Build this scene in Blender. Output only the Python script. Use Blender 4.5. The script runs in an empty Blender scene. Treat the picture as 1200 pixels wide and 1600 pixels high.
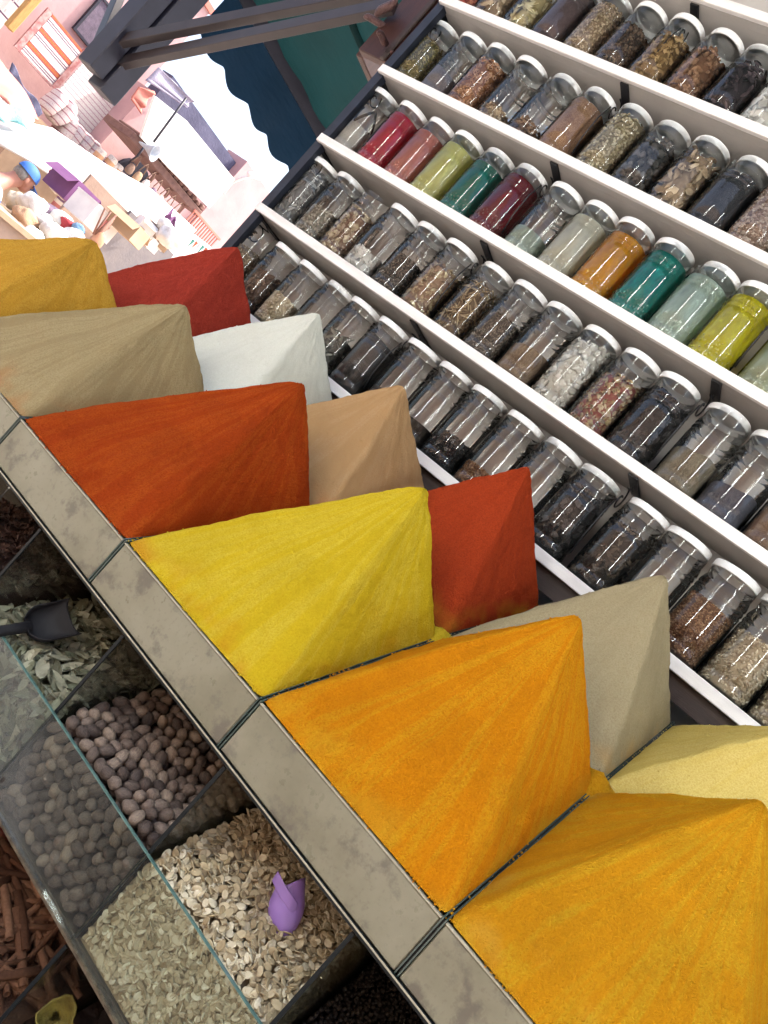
import bpy, math, random
import numpy as np
from mathutils import Vector, Matrix, noise
random.seed(7); rng = np.random.default_rng(7)
SC = bpy.context.scene
C = SC.collection
R = math.radians

# ------------------------------------------------------------------ camera, sky, sun, exposure
CZ = 1.40                                   # eye height
cam = bpy.data.cameras.new('camera'); camo = bpy.data.objects.new('camera', cam); C.objects.link(camo)
cam.sensor_fit = 'VERTICAL'; cam.sensor_height = 24.0; cam.lens = 18.0
cam.clip_start = 0.02; cam.clip_end = 500
c_r = Vector((0.66754536, 0.3379911, 0.6634344))      # level camera rolled about 42 degrees
c_u = Vector((-0.59189009, -0.29968538, 0.74823445))
c_f = Vector((-0.45171818, 0.89216069, 0.0))
m = Matrix((c_r, c_u, -c_f)).transposed().to_4x4(); m.translation = (0, 0, CZ)
camo.matrix_world = m
SC.camera = camo

SUN_EL, SUN_AZ = R(60), R(66)               # azimuth measured from +x (near end of the stall) towards +y (behind the rack)
world = bpy.data.worlds.new('World'); SC.world = world; world.use_nodes = True
wt = world.node_tree; bg = wt.nodes['Background']
sky = wt.nodes.new('ShaderNodeTexSky'); sky.sky_type = 'NISHITA'; sky.sun_disc = False
sky.sun_elevation = SUN_EL; sky.sun_rotation = math.pi / 2 - SUN_AZ
sky.air_density = 1.0; sky.dust_density = 7.0; sky.ozone_density = 1.0
wt.links.new(sky.outputs[0], bg.inputs[0]); bg.inputs[1].default_value = 0.15
sun = bpy.data.lights.new('sun', 'SUN'); sun.energy = 2.4; sun.angle = R(0.5); sun.color = (1, .95, .87)
suno = bpy.data.objects.new('sun', sun); C.objects.link(suno)
sd = Vector((math.cos(SUN_EL) * math.cos(SUN_AZ), math.cos(SUN_EL) * math.sin(SUN_AZ), math.sin(SUN_EL)))
suno.rotation_euler = sd.to_track_quat('Z', 'Y').to_euler(); suno.location = (0, 0, 12)
vs = SC.view_settings
vs.view_transform = 'Standard'; vs.look = 'None'; vs.gamma = 1.0; vs.use_curve_mapping = False
vs.exposure = 1.85
SC.cycles.use_denoising = True; SC.cycles.use_adaptive_sampling = True; SC.cycles.adaptive_threshold = .025
SC.cycles.max_bounces = 8; SC.cycles.transparent_max_bounces = 24
SC.cycles.diffuse_bounces = 4; SC.cycles.glossy_bounces = 4; SC.cycles.caustics_reflective = False; SC.cycles.caustics_refractive = False
SC.cycles.sample_clamp_indirect = 6.0

# ------------------------------------------------------------------ helpers
def W(X, Y, Z):                              # X runs away along the stall, Y into it, Z from eye height
    return Vector((-X, Y, Z + CZ))
def at(px, py, X=None, Y=None, Z=None):      # photo pixel (1200 x 1600) and one known coordinate -> world point
    d = c_r * ((px - 600) / 1200) - c_u * ((py - 800) / 1200) + c_f
    if X is not None: t = -X / d.x
    elif Y is not None: t = Y / d.y
    else: t = Z / d.z
    return Vector((d.x * t, d.y * t, d.z * t + CZ))
def tag(o, label=None, cat=None, group=None, kind=None):
    if label: o['label'] = label
    if cat: o['category'] = cat
    if group: o['group'] = group
    if kind: o['kind'] = kind
    return o
def link(name, me, parent=None):
    o = bpy.data.objects.new(name, me); C.objects.link(o)
    if parent is not None: o.parent = parent
    return o
def empty(name, loc=(0, 0, 0)):
    o = bpy.data.objects.new(name, None); C.objects.link(o); o.location = loc; o.empty_display_size = .05
    return o
def mesh(name, verts, faces, mat=None, smooth=False):
    me = bpy.data.meshes.new(name); me.from_pydata([tuple(v) for v in verts], [], faces)
    if mat:
        me.materials.append(mat)
    if smooth: me.polygons.foreach_set('use_smooth', [True] * len(me.polygons))
    me.update(); return me
def obj(name, verts, faces, mat=None, parent=None, smooth=False):
    o = link(name, mesh(name, verts, faces, mat, smooth))
    if parent is not None:
        o.parent = parent; o.matrix_parent_inverse = Matrix.Translation(-parent.location) if parent.parent is None else Matrix()   # parts carry world coordinates
    return o
def mesh_np(name, V, F, mat, smooth=True, rnd=None):
    V = np.asarray(V, np.float32); F = np.asarray(F, np.int32); k = F.shape[1]
    me = bpy.data.meshes.new(name)
    me.vertices.add(len(V)); me.vertices.foreach_set('co', V.ravel())
    me.loops.add(F.size); me.loops.foreach_set('vertex_index', F.ravel())
    me.polygons.add(len(F)); me.polygons.foreach_set('loop_start', np.arange(0, F.size, k, dtype=np.int32))
    me.polygons.foreach_set('use_smooth', np.full(len(F), smooth))
    if rnd is not None:
        a = me.attributes.new('rnd', 'FLOAT', 'POINT'); a.data.foreach_set('value', np.asarray(rnd, np.float32))
    me.materials.append(mat); me.update(calc_edges=True); me.validate(); return me
BOXF = [(0, 3, 2, 1), (4, 5, 6, 7), (0, 1, 5, 4), (1, 2, 6, 5), (2, 3, 7, 6), (3, 0, 4, 7)]
def boxv(a, b):
    x0, y0, z0 = [min(a[i], b[i]) for i in range(3)]; x1, y1, z1 = [max(a[i], b[i]) for i in range(3)]
    return [(x0, y0, z0), (x1, y0, z0), (x1, y1, z0), (x0, y1, z0), (x0, y0, z1), (x1, y0, z1), (x1, y1, z1), (x0, y1, z1)]
def bevel(o, w, seg=1):
    mo = o.modifiers.new('bevel', 'BEVEL'); mo.width = w; mo.segments = seg; mo.limit_method = 'ANGLE'; return o
def box(name, a, b, mat, parent=None, bev=0.0):
    o = obj(name, boxv(a, b), BOXF, mat, parent)
    if bev: bevel(o, bev)
    return o
def frame_of(d):
    d = Vector(d).normalized(); up = Vector((0, 0, 1)) if abs(d.z) < .95 else Vector((0, 1, 0))
    a = d.cross(up).normalized(); return d, a, a.cross(d).normalized()
def beam(name, p, q, w, h, mat, parent=None):
    p = Vector(p); q = Vector(q); d, a, b = frame_of(q - p)
    vs_ = [e + a * (sx * w / 2) + b * (sy * h / 2) for e in (p, q) for sx, sy in ((-1, -1), (1, -1), (1, 1), (-1, 1))]
    return bevel(obj(name, vs_, BOXF, mat, parent), min(w, h) * .06)
def tube_vf(pts, r, n=8, cap=True):
    V, F = [], []; pts = [Vector(p) for p in pts]; rr = r if hasattr(r, '__len__') else [r] * len(pts)
    pa = None
    for i, p in enumerate(pts):
        d = (pts[min(i + 1, len(pts) - 1)] - pts[max(i - 1, 0)]).normalized()
        if pa is None: _, a, _b = frame_of(d)
        else: a = (pa - d * pa.dot(d)).normalized()
        pa = a; b = d.cross(a)
        for k in range(n):
            t = 2 * math.pi * k / n; V.append(p + (a * math.cos(t) + b * math.sin(t)) * rr[i])
    for i in range(len(pts) - 1):
        for k in range(n):
            F.append((i * n + k, i * n + (k + 1) % n, (i + 1) * n + (k + 1) % n, (i + 1) * n + k))
    if cap:
        F.append(tuple(range(n))[::-1]); F.append(tuple(range((len(pts) - 1) * n, len(pts) * n)))
    return V, F
def tube(name, pts, r, mat, parent=None, n=8):
    V, F = tube_vf(pts, r, n); return obj(name, V, F, mat, parent, smooth=True)
def lathe_vf(prof, n=32):
    V, F = [], []
    for r, z in prof:
        for k in range(n):
            t = 2 * math.pi * k / n; V.append((r * math.cos(t), r * math.sin(t), z))
    for i in range(len(prof) - 1):
        for k in range(n):
            F.append((i * n + k, i * n + (k + 1) % n, (i + 1) * n + (k + 1) % n, (i + 1) * n + k))
    return V, F
def prism(name, pts, offs, mat, parent=None, smooth=False):   # polygon extruded by a vector
    n = len(pts); offs = Vector(offs); V = [Vector(p) for p in pts] + [Vector(p) + offs for p in pts]
    F = [tuple(range(n))[::-1], tuple(range(n, 2 * n))] + [(i, (i + 1) % n, n + (i + 1) % n, n + i) for i in range(n)]
    return obj(name, V, F, mat, parent, smooth)

# ------------------------------------------------------------------ materials
def newmat(name):
    mt = bpy.data.materials.new(name); mt.use_nodes = True; nt = mt.node_tree
    return mt, nt, nt.nodes['Principled BSDF']
def N(nt, t, **kw):
    n = nt.nodes.new(t)
    for k, v in kw.items(): setattr(n, k, v)
    return n
def setin(n, **kw):
    for k, v in kw.items(): n.inputs[k.replace('_', ' ')].default_value = v
def rgba(c): return (c[0], c[1], c[2], 1)
def ramp(nt, fac, stops):
    r = N(nt, 'ShaderNodeValToRGB'); e = r.color_ramp.elements
    while len(e) < len(stops): e.new(.5)
    for i, (p, c) in enumerate(stops): e[i].position = p; e[i].color = rgba(c)
    nt.links.new(fac, r.inputs[0]); return r.outputs[0]
def noisetex(nt, vec, scale, detail=4, rough=.55):
    n = N(nt, 'ShaderNodeTexNoise'); setin(n, Scale=scale, Detail=detail, Roughness=rough)
    if vec is not None: nt.links.new(vec, n.inputs['Vector'])
    return n.outputs['Fac']
def mapping(nt, scale=(1, 1, 1), rot=(0, 0, 0), src='Object'):
    tc = N(nt, 'ShaderNodeTexCoord'); mp = N(nt, 'ShaderNodeMapping')
    mp.inputs['Scale'].default_value = scale; mp.inputs['Rotation'].default_value = rot
    nt.links.new(tc.outputs[src], mp.inputs[0]); return mp.outputs[0]
def bump(nt, h, strength, dist, prev=None):
    b = N(nt, 'ShaderNodeBump'); b.inputs['Strength'].default_value = strength; b.inputs['Distance'].default_value = dist
    nt.links.new(h, b.inputs['Height'])
    if prev is not None: nt.links.new(prev, b.inputs['Normal'])
    return b.outputs[0]
def plain(name, c1, c2=None, scale=20, rough=.7, bstr=.15, bdist=.002, metal=0, stretch=(1, 1, 1), spec=.4):
    mt, nt, b = newmat(name); v = mapping(nt, stretch)
    n = noisetex(nt, v, scale, 5)
    c2 = c2 or [x * .8 for x in c1]
    nt.links.new(ramp(nt, n, [(.3, c2), (.7, c1)]), b.inputs['Base Color'])
    setin(b, Roughness=rough, Metallic=metal); b.inputs['Specular IOR Level'].default_value = spec
    if bstr: nt.links.new(bump(nt, noisetex(nt, v, scale * 6, 4), bstr, bdist), b.inputs['Normal'])
    return mt
def powder(name, c, streak, dark, amount=.5, grain=1.0, spill=None):
    mt, nt, b = newmat(name)
    oc = mapping(nt)
    a = N(nt, 'ShaderNodeAttribute', attribute_name='streak')
    st = noisetex(nt, a.outputs['Vector'], 1.0, 5, .6)
    col = ramp(nt, st, [(.34, [x * .94 for x in c]), (.46, c), (.54, [c[i] * (1 - amount) + streak[i] * amount for i in range(3)]), (.66, c)])
    fine = noisetex(nt, oc, 420, 3, .6)
    big = noisetex(nt, oc, 14, 4)
    mx = N(nt, 'ShaderNodeMix', data_type='RGBA', blend_type='MIX')
    fr = N(nt, 'ShaderNodeMapRange'); setin(fr, From_Min=.32, From_Max=.60, To_Min=.75, To_Max=0.)
    nt.links.new(fine, fr.inputs[0]); nt.links.new(fr.outputs[0], mx.inputs[0]); nt.links.new(col, mx.inputs[6]); mx.inputs[7].default_value = rgba(dark)
    mx2 = N(nt, 'ShaderNodeMix', data_type='RGBA', blend_type='MIX')
    fr2 = N(nt, 'ShaderNodeMapRange'); setin(fr2, From_Min=.48, From_Max=.75, To_Min=0., To_Max=.20)
    nt.links.new(big, fr2.inputs[0]); nt.links.new(fr2.outputs[0], mx2.inputs[0]); nt.links.new(mx.outputs[2], mx2.inputs[6])
    mx2.inputs[7].default_value = rgba([dark[i] * .5 + c[i] * .5 for i in range(3)])
    mid = noisetex(nt, oc, 60, 3, .6)
    mx3 = N(nt, 'ShaderNodeMix', data_type='RGBA', blend_type='MIX'); fr3 = N(nt, 'ShaderNodeMapRange'); setin(fr3, From_Min=.52, From_Max=.70, To_Min=0., To_Max=.28)
    nt.links.new(mid, fr3.inputs[0]); nt.links.new(fr3.outputs[0], mx3.inputs[0]); nt.links.new(mx2.outputs[2], mx3.inputs[6]); mx3.inputs[7].default_value = rgba(dark)
    sp = N(nt, 'ShaderNodeAttribute', attribute_name='spill'); mx4 = N(nt, 'ShaderNodeMix', data_type='RGBA', blend_type='MIX')
    nt.links.new(sp.outputs['Fac'], mx4.inputs[0]); nt.links.new(mx3.outputs[2], mx4.inputs[6]); mx4.inputs[7].default_value = rgba(spill or dark)
    nt.links.new(mx4.outputs[2], b.inputs['Base Color'])
    setin(b, Roughness=1.0); b.inputs['Specular IOR Level'].default_value = .05
    # clumps only in patches where the trowel dragged
    pm = noisetex(nt, oc, 9, 2)
    pr = N(nt, 'ShaderNodeMapRange'); setin(pr, From_Min=.38, From_Max=.62, To_Min=.8, To_Max=1.)
    nt.links.new(pm, pr.inputs[0])
    cl = noisetex(nt, oc, 210, 4, .7)
    ml = N(nt, 'ShaderNodeMath', operation='MULTIPLY'); nt.links.new(cl, ml.inputs[0]); nt.links.new(pr.outputs[0], ml.inputs[1])
    n1 = bump(nt, st, min(.5, .38 * grain), .0035)
    n2 = bump(nt, ml.outputs[0], min(1, .8 * grain), .0045, n1)
    n3 = bump(nt, fine, min(1, .8 * grain), .0016, n2)
    nt.links.new(n3, b.inputs['Normal']); return mt
def byrnd(name, stops, rough=.7, src='obj', bscale=300, bstr=.3, bdist=.0008, spec=.3, vscale=60):
    mt, nt, b = newmat(name)
    if src == 'obj':
        f = N(nt, 'ShaderNodeObjectInfo').outputs['Random']
    else:
        f = N(nt, 'ShaderNodeAttribute', attribute_name='rnd').outputs['Fac']
    v = mapping(nt)
    n = noisetex(nt, v, vscale, 3)
    ad = N(nt, 'ShaderNodeMath', operation='MULTIPLY_ADD'); nt.links.new(n, ad.inputs[0]); ad.inputs[1].default_value = .5; nt.links.new(f, ad.inputs[2])
    sb = N(nt, 'ShaderNodeMath', operation='SUBTRACT'); nt.links.new(ad.outputs[0], sb.inputs[0]); sb.inputs[1].default_value = .25
    nt.links.new(ramp(nt, sb.outputs[0], stops), b.inputs['Base Color'])
    setin(b, Roughness=rough); b.inputs['Specular IOR Level'].default_value = spec
    if bstr: nt.links.new(bump(nt, noisetex(nt, v, bscale, 3), bstr, bdist), b.inputs['Normal'])
    return mt
def clear(name, tint=(1, 1, 1), edge=(.55, .6, .58), ior=1.5, rough=.02, dust=0.0, wob=0.0, wscale=40, dustcol=(.6, .62, .58), fmul=1.3):
    mt, nt, b = newmat(name); nt.nodes.remove(b); out = nt.nodes['Material Output']
    tr = N(nt, 'ShaderNodeBsdfTransparent'); gl = N(nt, 'ShaderNodeBsdfGlossy'); gl.inputs['Roughness'].default_value = rough
    lw = N(nt, 'ShaderNodeLayerWeight'); lw.inputs['Blend'].default_value = .35
    pw = N(nt, 'ShaderNodeMath', operation='POWER'); nt.links.new(lw.outputs['Facing'], pw.inputs[0]); pw.inputs[1].default_value = 2.0
    nt.links.new(ramp(nt, pw.outputs[0], [(0, tint), (1, edge)]), tr.inputs[0])
    fz = N(nt, 'ShaderNodeFresnel'); fz.inputs['IOR'].default_value = ior
    fm = N(nt, 'ShaderNodeMath', operation='MULTIPLY', use_clamp=True); nt.links.new(fz.outputs[0], fm.inputs[0]); fm.inputs[1].default_value = fmul
    mx = N(nt, 'ShaderNodeMixShader'); nt.links.new(fm.outputs[0], mx.inputs[0]); nt.links.new(tr.outputs[0], mx.inputs[1]); nt.links.new(gl.outputs[0], mx.inputs[2])
    res = mx.outputs[0]
    if wob:
        nb = bump(nt, noisetex(nt, mapping(nt), wscale, 2), wob, .003); nt.links.new(nb, gl.inputs['Normal']); nt.links.new(nb, fz.inputs['Normal'])
    if dust:
        df = N(nt, 'ShaderNodeBsdfDiffuse'); df.inputs[0].default_value = rgba(dustcol)
        mr = N(nt, 'ShaderNodeMapRange'); setin(mr, From_Min=.3, From_Max=.75, To_Min=dust * .45, To_Max=dust * 1.6)
        nt.links.new(noisetex(nt, mapping(nt), 16, 5, .6), mr.inputs[0])
        m2 = N(nt, 'ShaderNodeMixShader'); nt.links.new(mr.outputs[0], m2.inputs[0]); nt.links.new(res, m2.inputs[1]); nt.links.new(df.outputs[0], m2.inputs[2]); res = m2.outputs[0]
    nt.links.new(res, out.inputs[0]); return mt

M = {}
M['pet'] = clear('clear_plastic', (.98, .985, .98), (.74, .76, .75), 1.5, .015, .014, .06, 45, fmul=1.1)
M['glass'] = clear('dusty_glass', (.93, .96, .94), (.5, .6, .56), 1.45, .01, .016, 0, dustcol=(.55, .54, .48), fmul=.3)
M['glass_clean'] = clear('divider_glass', (.97, .98, .97), (.82, .86, .83), 1.4, .01, .008, 0, dustcol=(.4, .38, .33), fmul=.6)
M['glass_rim'] = plain('green_glass_rim', (.14, .25, .22), (.08, .16, .14), 60, .12, 0, spec=.6)
M['glass_edge'] = plain('glass_edge', (.055, .085, .07), (.03, .05, .042), 60, .12, 0, spec=.6)
M['dark_edge'] = plain('dark_glass_edge', (.010, .014, .015), (.005, .007, .008), 60, .35, 0, spec=.25)
M['lid'] = plain('white_lid', (.76, .79, .80), (.68, .71, .72), 30, .35, .05, .001)
M['white_board'] = plain('white_shelf_board', (.80, .78, .76), (.68, .66, .64), 12, .5, .12, .0015, stretch=(1, 6, 6))
M['beige_panel'] = plain('beige_panel', (.44, .42, .395), (.36, .34, .32), 7, .6, .1, .002)
M['iron'] = plain('black_iron', (.012, .012, .015), (.006, .006, .008), 80, .45, .25, .001)
M['navy'] = plain('navy_post', (.018, .024, .04), (.01, .013, .022), 20, .5, .15, .001)
M['steel'] = plain('painted_steel', (.026, .026, .042), (.018, .018, .03), 14, .45, .1, .001)
M['brown_steel'] = plain('brown_painted_steel', (.034, .025, .027), (.024, .017, .019), 14, .5, .1, .001)
M['dark_wood'] = plain('dark_wood', (.05, .032, .026), (.028, .018, .015), 12, .6, .3, .002, stretch=(1, 9, 9))
M['red_wood'] = plain('red_brown_wood', (.06, .02, .014), (.035, .012, .009), 14, .5, .3, .002, stretch=(6, 6, 1))

# ------------------------------------------------------------------ setting: ground
YT, YM, YB, YR = .80, 1.136, 1.47, 1.50      # counter face, middle and back of the bins, rack front
ZT, ZM, ZB = -.256, -.085, .059
g = mesh('ground', [(-70, -50, 0), (40, -50, 0), (40, 60, 0), (-70, 60, 0)], [(0, 1, 2, 3)], plain('dusty_paving', (.42, .38, .34), (.33, .29, .26), 3, .9, .3, .01))
tag(link('ground', g), kind='structure')

# ------------------------------------------------------------------ counter
DX = [-.5385, -.238, .063, .364, .664, .966, 1.266, 1.567]     # bin dividers along the counter
def sk(X, Y): return X - .02 * (Y - YT)                                # the bins stand a little askew
def basez(Y):
    return ZT + (Y - YT) / (YM - YT) * (ZM - ZT) if Y <= YM else ZM + (Y - YM) / (YB - YM) * (ZB - ZM)
counter = empty('spice_counter', W(.6, YT, -CZ))
tag(counter, 'long spice counter faced with beige stone tiles above glass fronted bins', 'counter')
M['bin_floor'] = plain('dusty_bin_floor', (.10, .065, .03), (.045, .03, .016), 10, .8, .2, .002)
XA, XB_ = -1.3, 1.575
pv = [W(XA, YT + .031, ZT + .0125), W(XB_, YT + .031, ZT + .0125), W(XB_, YM, ZM - .003), W(XA, YM, ZM - .003), W(XA, YB, ZB - .003), W(XB_, YB, ZB - .003)]
pv2 = [v + Vector((0, 0, -.02)) for v in pv]
obj('bin_floor', pv + pv2, [(0, 1, 2, 3), (3, 2, 5, 4), (9, 8, 7, 6), (10, 11, 8, 9), (0, 3, 9, 6), (3, 4, 10, 9), (1, 7, 8, 2), (2, 8, 11, 5), (0, 6, 7, 1), (4, 5, 11, 10)], M['bin_floor'], counter)
box('back_board', W(XA, YB, ZB - .9), W(XB_, YB + .012, ZB - .002), M['dark_wood'], counter)

def tile_mat():
    mt, nt, b = newmat('beige_stone_tile'); v = mapping(nt)
    oi = N(nt, 'ShaderNodeObjectInfo').outputs['Random']
    of = N(nt, 'ShaderNodeVectorMath', operation='SCALE'); cmb = N(nt, 'ShaderNodeCombineXYZ')
    nt.links.new(oi, cmb.inputs[0]); nt.links.new(oi, cmb.inputs[2]); nt.links.new(cmb.outputs[0], of.inputs[0]); of.inputs['Scale'].default_value = 17.
    ad = N(nt, 'ShaderNodeVectorMath', operation='ADD'); nt.links.new(v, ad.inputs[0]); nt.links.new(of.outputs[0], ad.inputs[1]); v = ad.outputs[0]
    n1 = noisetex(nt, v, 9, 5, .6); n2 = noisetex(nt, v, 160, 3, .6); n3 = noisetex(nt, v, 24, 6, .65)
    c = ramp(nt, n1, [(.3, (.17, .156, .10)), (.5, (.22, .205, .138)), (.72, (.26, .245, .175))])
    mx = N(nt, 'ShaderNodeMix', data_type='RGBA'); nt.links.new(c, mx.inputs[6]); mx.inputs[7].default_value = (.105, .088, .07, 1)
    mr = N(nt, 'ShaderNodeMapRange'); setin(mr, From_Min=.54, From_Max=.64, To_Min=0., To_Max=.7); nt.links.new(n3, mr.inputs[0]); nt.links.new(mr.outputs[0], mx.inputs[0])
    mx2 = N(nt, 'ShaderNodeMix', data_type='RGBA'); nt.links.new(mx.outputs[2], mx2.inputs[6]); mx2.inputs[7].default_value = (.14, .11, .075, 1)
    mr2 = N(nt, 'ShaderNodeMapRange'); setin(mr2, From_Min=.55, From_Max=.75, To_Min=0., To_Max=.5); nt.links.new(n2, mr2.inputs[0]); nt.links.new(mr2.outputs[0], mx2.inputs[0])
    nt.links.new(mx2.outputs[2], b.inputs['Base Color'])
    rr = N(nt, 'ShaderNodeMapRange'); setin(rr, From_Min=.3, From_Max=.7, To_Min=.22, To_Max=.5); nt.links.new(n3, rr.inputs[0]); nt.links.new(rr.outputs[0], b.inputs['Roughness'])
    nt.links.new(bump(nt, n3, .08, .001), b.inputs['Normal']); return mt
M['tile'] = tile_mat()
M['trim'] = plain('pale_metal_trim', (.48, .44, .33), (.34, .31, .23), 40, .5, .1, .0005)
ZTB = -.327                                   # lower edge of the tile band
for j in range(len(DX) - 1):
    x0, x1 = DX[j] + .0034, DX[j + 1] - .0034
    tl_ = box('tile', W(x0, YT, ZTB), W(x1, YT + .03, ZT - .002), M['tile'], counter, .0015)
    box('trim_strip', W(x0, YT - .0008, ZT - .0018), W(x1, YT + .005, ZT - .0002), M['trim'], tl_)
box('lower_trim', W(XA, YT - .004, ZTB - .0052), W(XB_, YT + .012, ZTB - .0006), M['dark_edge'], counter)
box('lower_trim_bead', W(XA, YT - .0055, ZTB - .0018), W(XB_, YT - .0042, ZTB - .0002), M['trim'], counter)
for j in range(len(DX)):
    X = DX[j]
    # two glass sheets with a dark joint, running up between the bins and ending between the tiles
    for s, mt in ((-.0020, 'glass_edge'), (.0, 'dark_edge'), (.0020, 'glass_edge')):
        hw = .0008 if mt == 'glass_edge' else .0011
        hh = .0015 if mt == 'glass_edge' else -.001
        P = [(YT + (-.001 if mt == 'glass_edge' else .004), ZTB), (YT + (-.001 if mt == 'glass_edge' else .004), ZT + hh), (YM, ZM + hh + .002), (YB, ZB + hh + .002), (YB, ZB - .006), (YM, ZM - .006), (YT + .03, ZTB)]
        a = [W(sk(X + s - hw, y), y, z) for y, z in P]; b_ = [W(sk(X + s + hw, y), y, z) for y, z in P]
        n = len(P)
        obj('bin_divider', a + b_, [tuple(range(n)), tuple(range(2 * n - 1, n - 1, -1))] + [(i, n + i, n + (i + 1) % n, (i + 1) % n) for i in range(n)], M[mt], counter)
# cross divider between front and back bins
for j in range(len(DX) - 1):
    x0, x1 = DX[j] + .008, DX[j + 1] - .008
    box('cross_divider', W(sk(x0, YM), YM - .002, ZM - .02), W(sk(x1, YM), YM + .002, ZM + .012), M['glass_clean'], counter)

# lower bins: dividers, panes, ledge
LX = [X * YT for X in (-.41, -.131, .148, .428, .708, .988, 1.268, 1.548)]
ZP, ZL = -.466, -.594                         # top and foot of the glass front
YL = 1.12                                     # back of the lower bins
M['bin_wood'] = plain('bin_wood', (.16, .125, .09), (.10, .078, .055), 12, .7, .3, .002, stretch=(1, 9, 9))
box('bin_ceiling', W(XA, YT + .0125, ZTB - .006), W(XB_, YL, ZTB + .004), M['bin_wood'], counter)
box('bin_back', W(XA, YL, -1.38), W(XB_, YL + .015, ZTB + .004), M['bin_wood'], counter)
box('bin_shelf', W(XA, YT + .008, ZL - .012), W(XB_, YL, ZL - .002), M['bin_wood'], counter)
M['ledge'] = plain('gritty_tan_ledge', (.22, .175, .12), (.08, .065, .05), 60, .95, .6, .004, spec=.03)
box('ledge', W(XA, YT + .0005, ZL - .010), W(XB_, YT + .0075, ZL - .003), M['ledge'], counter, .001)
for j, X in enumerate(LX):
    d_ = box('glass_divider', W(X - .0022, YT + .004, ZL + .001), W(X + .0022, YL - .004, ZTB - .009), M['glass_clean'], counter)
    box('divider_edge', W(X - .0023, YT + .0015, ZL + .001), W(X + .0023, YT + .0038, ZTB - .009), M['dark_edge'], d_)
    d_ = box('glass_divider', W(X - .0022, YT + .004, -1.1), W(X + .0022, YL - .004, ZL - .013), M['glass_clean'], counter)
    box('divider_edge', W(X - .0023, YT + .0015, -1.1), W(X + .0023, YT + .0038, ZL - .013), M['dark_edge'], d_)
for j in range(len(LX) - 1):
    x0, x1 = LX[j] - .0005, LX[j + 1] - .0015
    gf_ = box('glass_front', W(x0, YT - .0045, ZL - .002), W(x1, YT - .0005, ZP), M['glass'], counter)
    box('glass_front_edge', W(x0, YT - .0046, ZP + .0002), W(x1, YT - .0004, ZP + .0016), M['glass_rim'], gf_)
box('lower_glass_front', W(XA, YT - .0045, -1.2), W(XB_, YT - .0005, -.86), M['glass'], counter)
box('counter_plinth', W(XA, YT + .002, -CZ), W(XB_, YL, -1.1), M['dark_wood'], counter)

def ell(n1=6, n2=4):
    V = [(0, 0, 1)]; F = []
    for i in range(1, n2):
        th = math.pi * i / n2
        for k in range(n1): V.append((math.sin(th) * math.cos(2 * math.pi * k / n1), math.sin(th) * math.sin(2 * math.pi * k / n1), math.cos(th)))
    V.append((0, 0, -1)); L = len(V) - 1
    for k in range(n1): F.append((0, 1 + k, 1 + (k + 1) % n1))
    for i in range(n2 - 2):
        for k in range(n1):
            a = 1 + i * n1 + k; b_ = 1 + i * n1 + (k + 1) % n1; F += [(a, a + n1, b_ + n1), (a, b_ + n1, b_)]
    for k in range(n1): F.append((L, L - n1 + (k + 1) % n1, L - n1 + k))
    return np.array(V), np.array(F)
ELL = ell(); ELLB = ell(8, 6)
FLK = (np.array([(-1, -.45, .0), (-.3, -.7, .18), (.5, -.6, .1), (1, 0, -.1), (.4, .65, .12), (-.4, .6, .2), (-1, .3, .0), (0, 0, -.15)]), np.array([(7, i, (i + 1) % 7) for i in range(7)]))
STK = (np.array([(-1, .08 * math.cos(t), .08 * math.sin(t)) for t in (0, 2.1, 4.2)] + [(0, .1 * math.cos(t), .1 * math.sin(t) + .12) for t in (0, 2.1, 4.2)] + [(1, .08 * math.cos(t), .08 * math.sin(t)) for t in (0, 2.1, 4.2)]),
       np.array([f for o_ in (0, 3) for k in range(3) for f in ((o_ + k, o_ + (k + 1) % 3, o_ + 3 + (k + 1) % 3), (o_ + k, o_ + 3 + (k + 1) % 3, o_ + 3 + k))] + [(0, 2, 1), (6, 7, 8)]))
CHK = (np.array([(-1, -.8, -.7), (.8, -1, -.6), (1, .7, -.8), (-.7, 1, -.6), (-.8, -.6, .8), (.7, -.9, .7), (.9, .8, .6), (-1, .7, .9)], float), np.array([(0, 2, 1), (0, 3, 2), (4, 5, 6), (4, 6, 7), (0, 1, 5), (0, 5, 4), (1, 2, 6), (1, 6, 5), (2, 3, 7), (2, 7, 6), (3, 0, 4), (3, 4, 7)]))
RNG_N, RNG_K = 10, 5
RV = [((1 + .38 * math.cos(b_)) * math.cos(a), (1 + .38 * math.cos(b_)) * math.sin(a), .38 * math.sin(b_)) for a in [2 * math.pi * i / RNG_N for i in range(RNG_N)] for b_ in [2 * math.pi * k / RNG_K for k in range(RNG_K)]]
RF = [f for i in range(RNG_N) for k in range(RNG_K) for f in ((i * RNG_K + k, ((i + 1) % RNG_N) * RNG_K + k, ((i + 1) % RNG_N) * RNG_K + (k + 1) % RNG_K), (i * RNG_K + k, ((i + 1) % RNG_N) * RNG_K + (k + 1) % RNG_K, i * RNG_K + (k + 1) % RNG_K))]
RING = (np.array(RV) * .72, np.array(RF))
def cow():
    V, F = ell(8, 6); V = V.copy(); V[:, 2] *= .75
    V[(V[:, 2] > .3) & (np.abs(V[:, 1]) < .2), 2] -= .35        # the slit of the shell
    return V, F
COW = cow()
SHAPES = {'grain': (ELL, (1, .55, .45)), 'ball': (ELLB, (1, .96, .93)), 'bean': (ELLB, (1, .68, .5)), 'flake': (FLK, (1, .8, .7)), 'leaf': (FLK, (1, .55, .5)), 'stick': (STK, (1, 1, 1)), 'chunk': (CHK, (1, .8, .65)), 'ring': (RING, (1, 1, 1)), 'cowrie': (COW, (1, .68, .7))}
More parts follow.
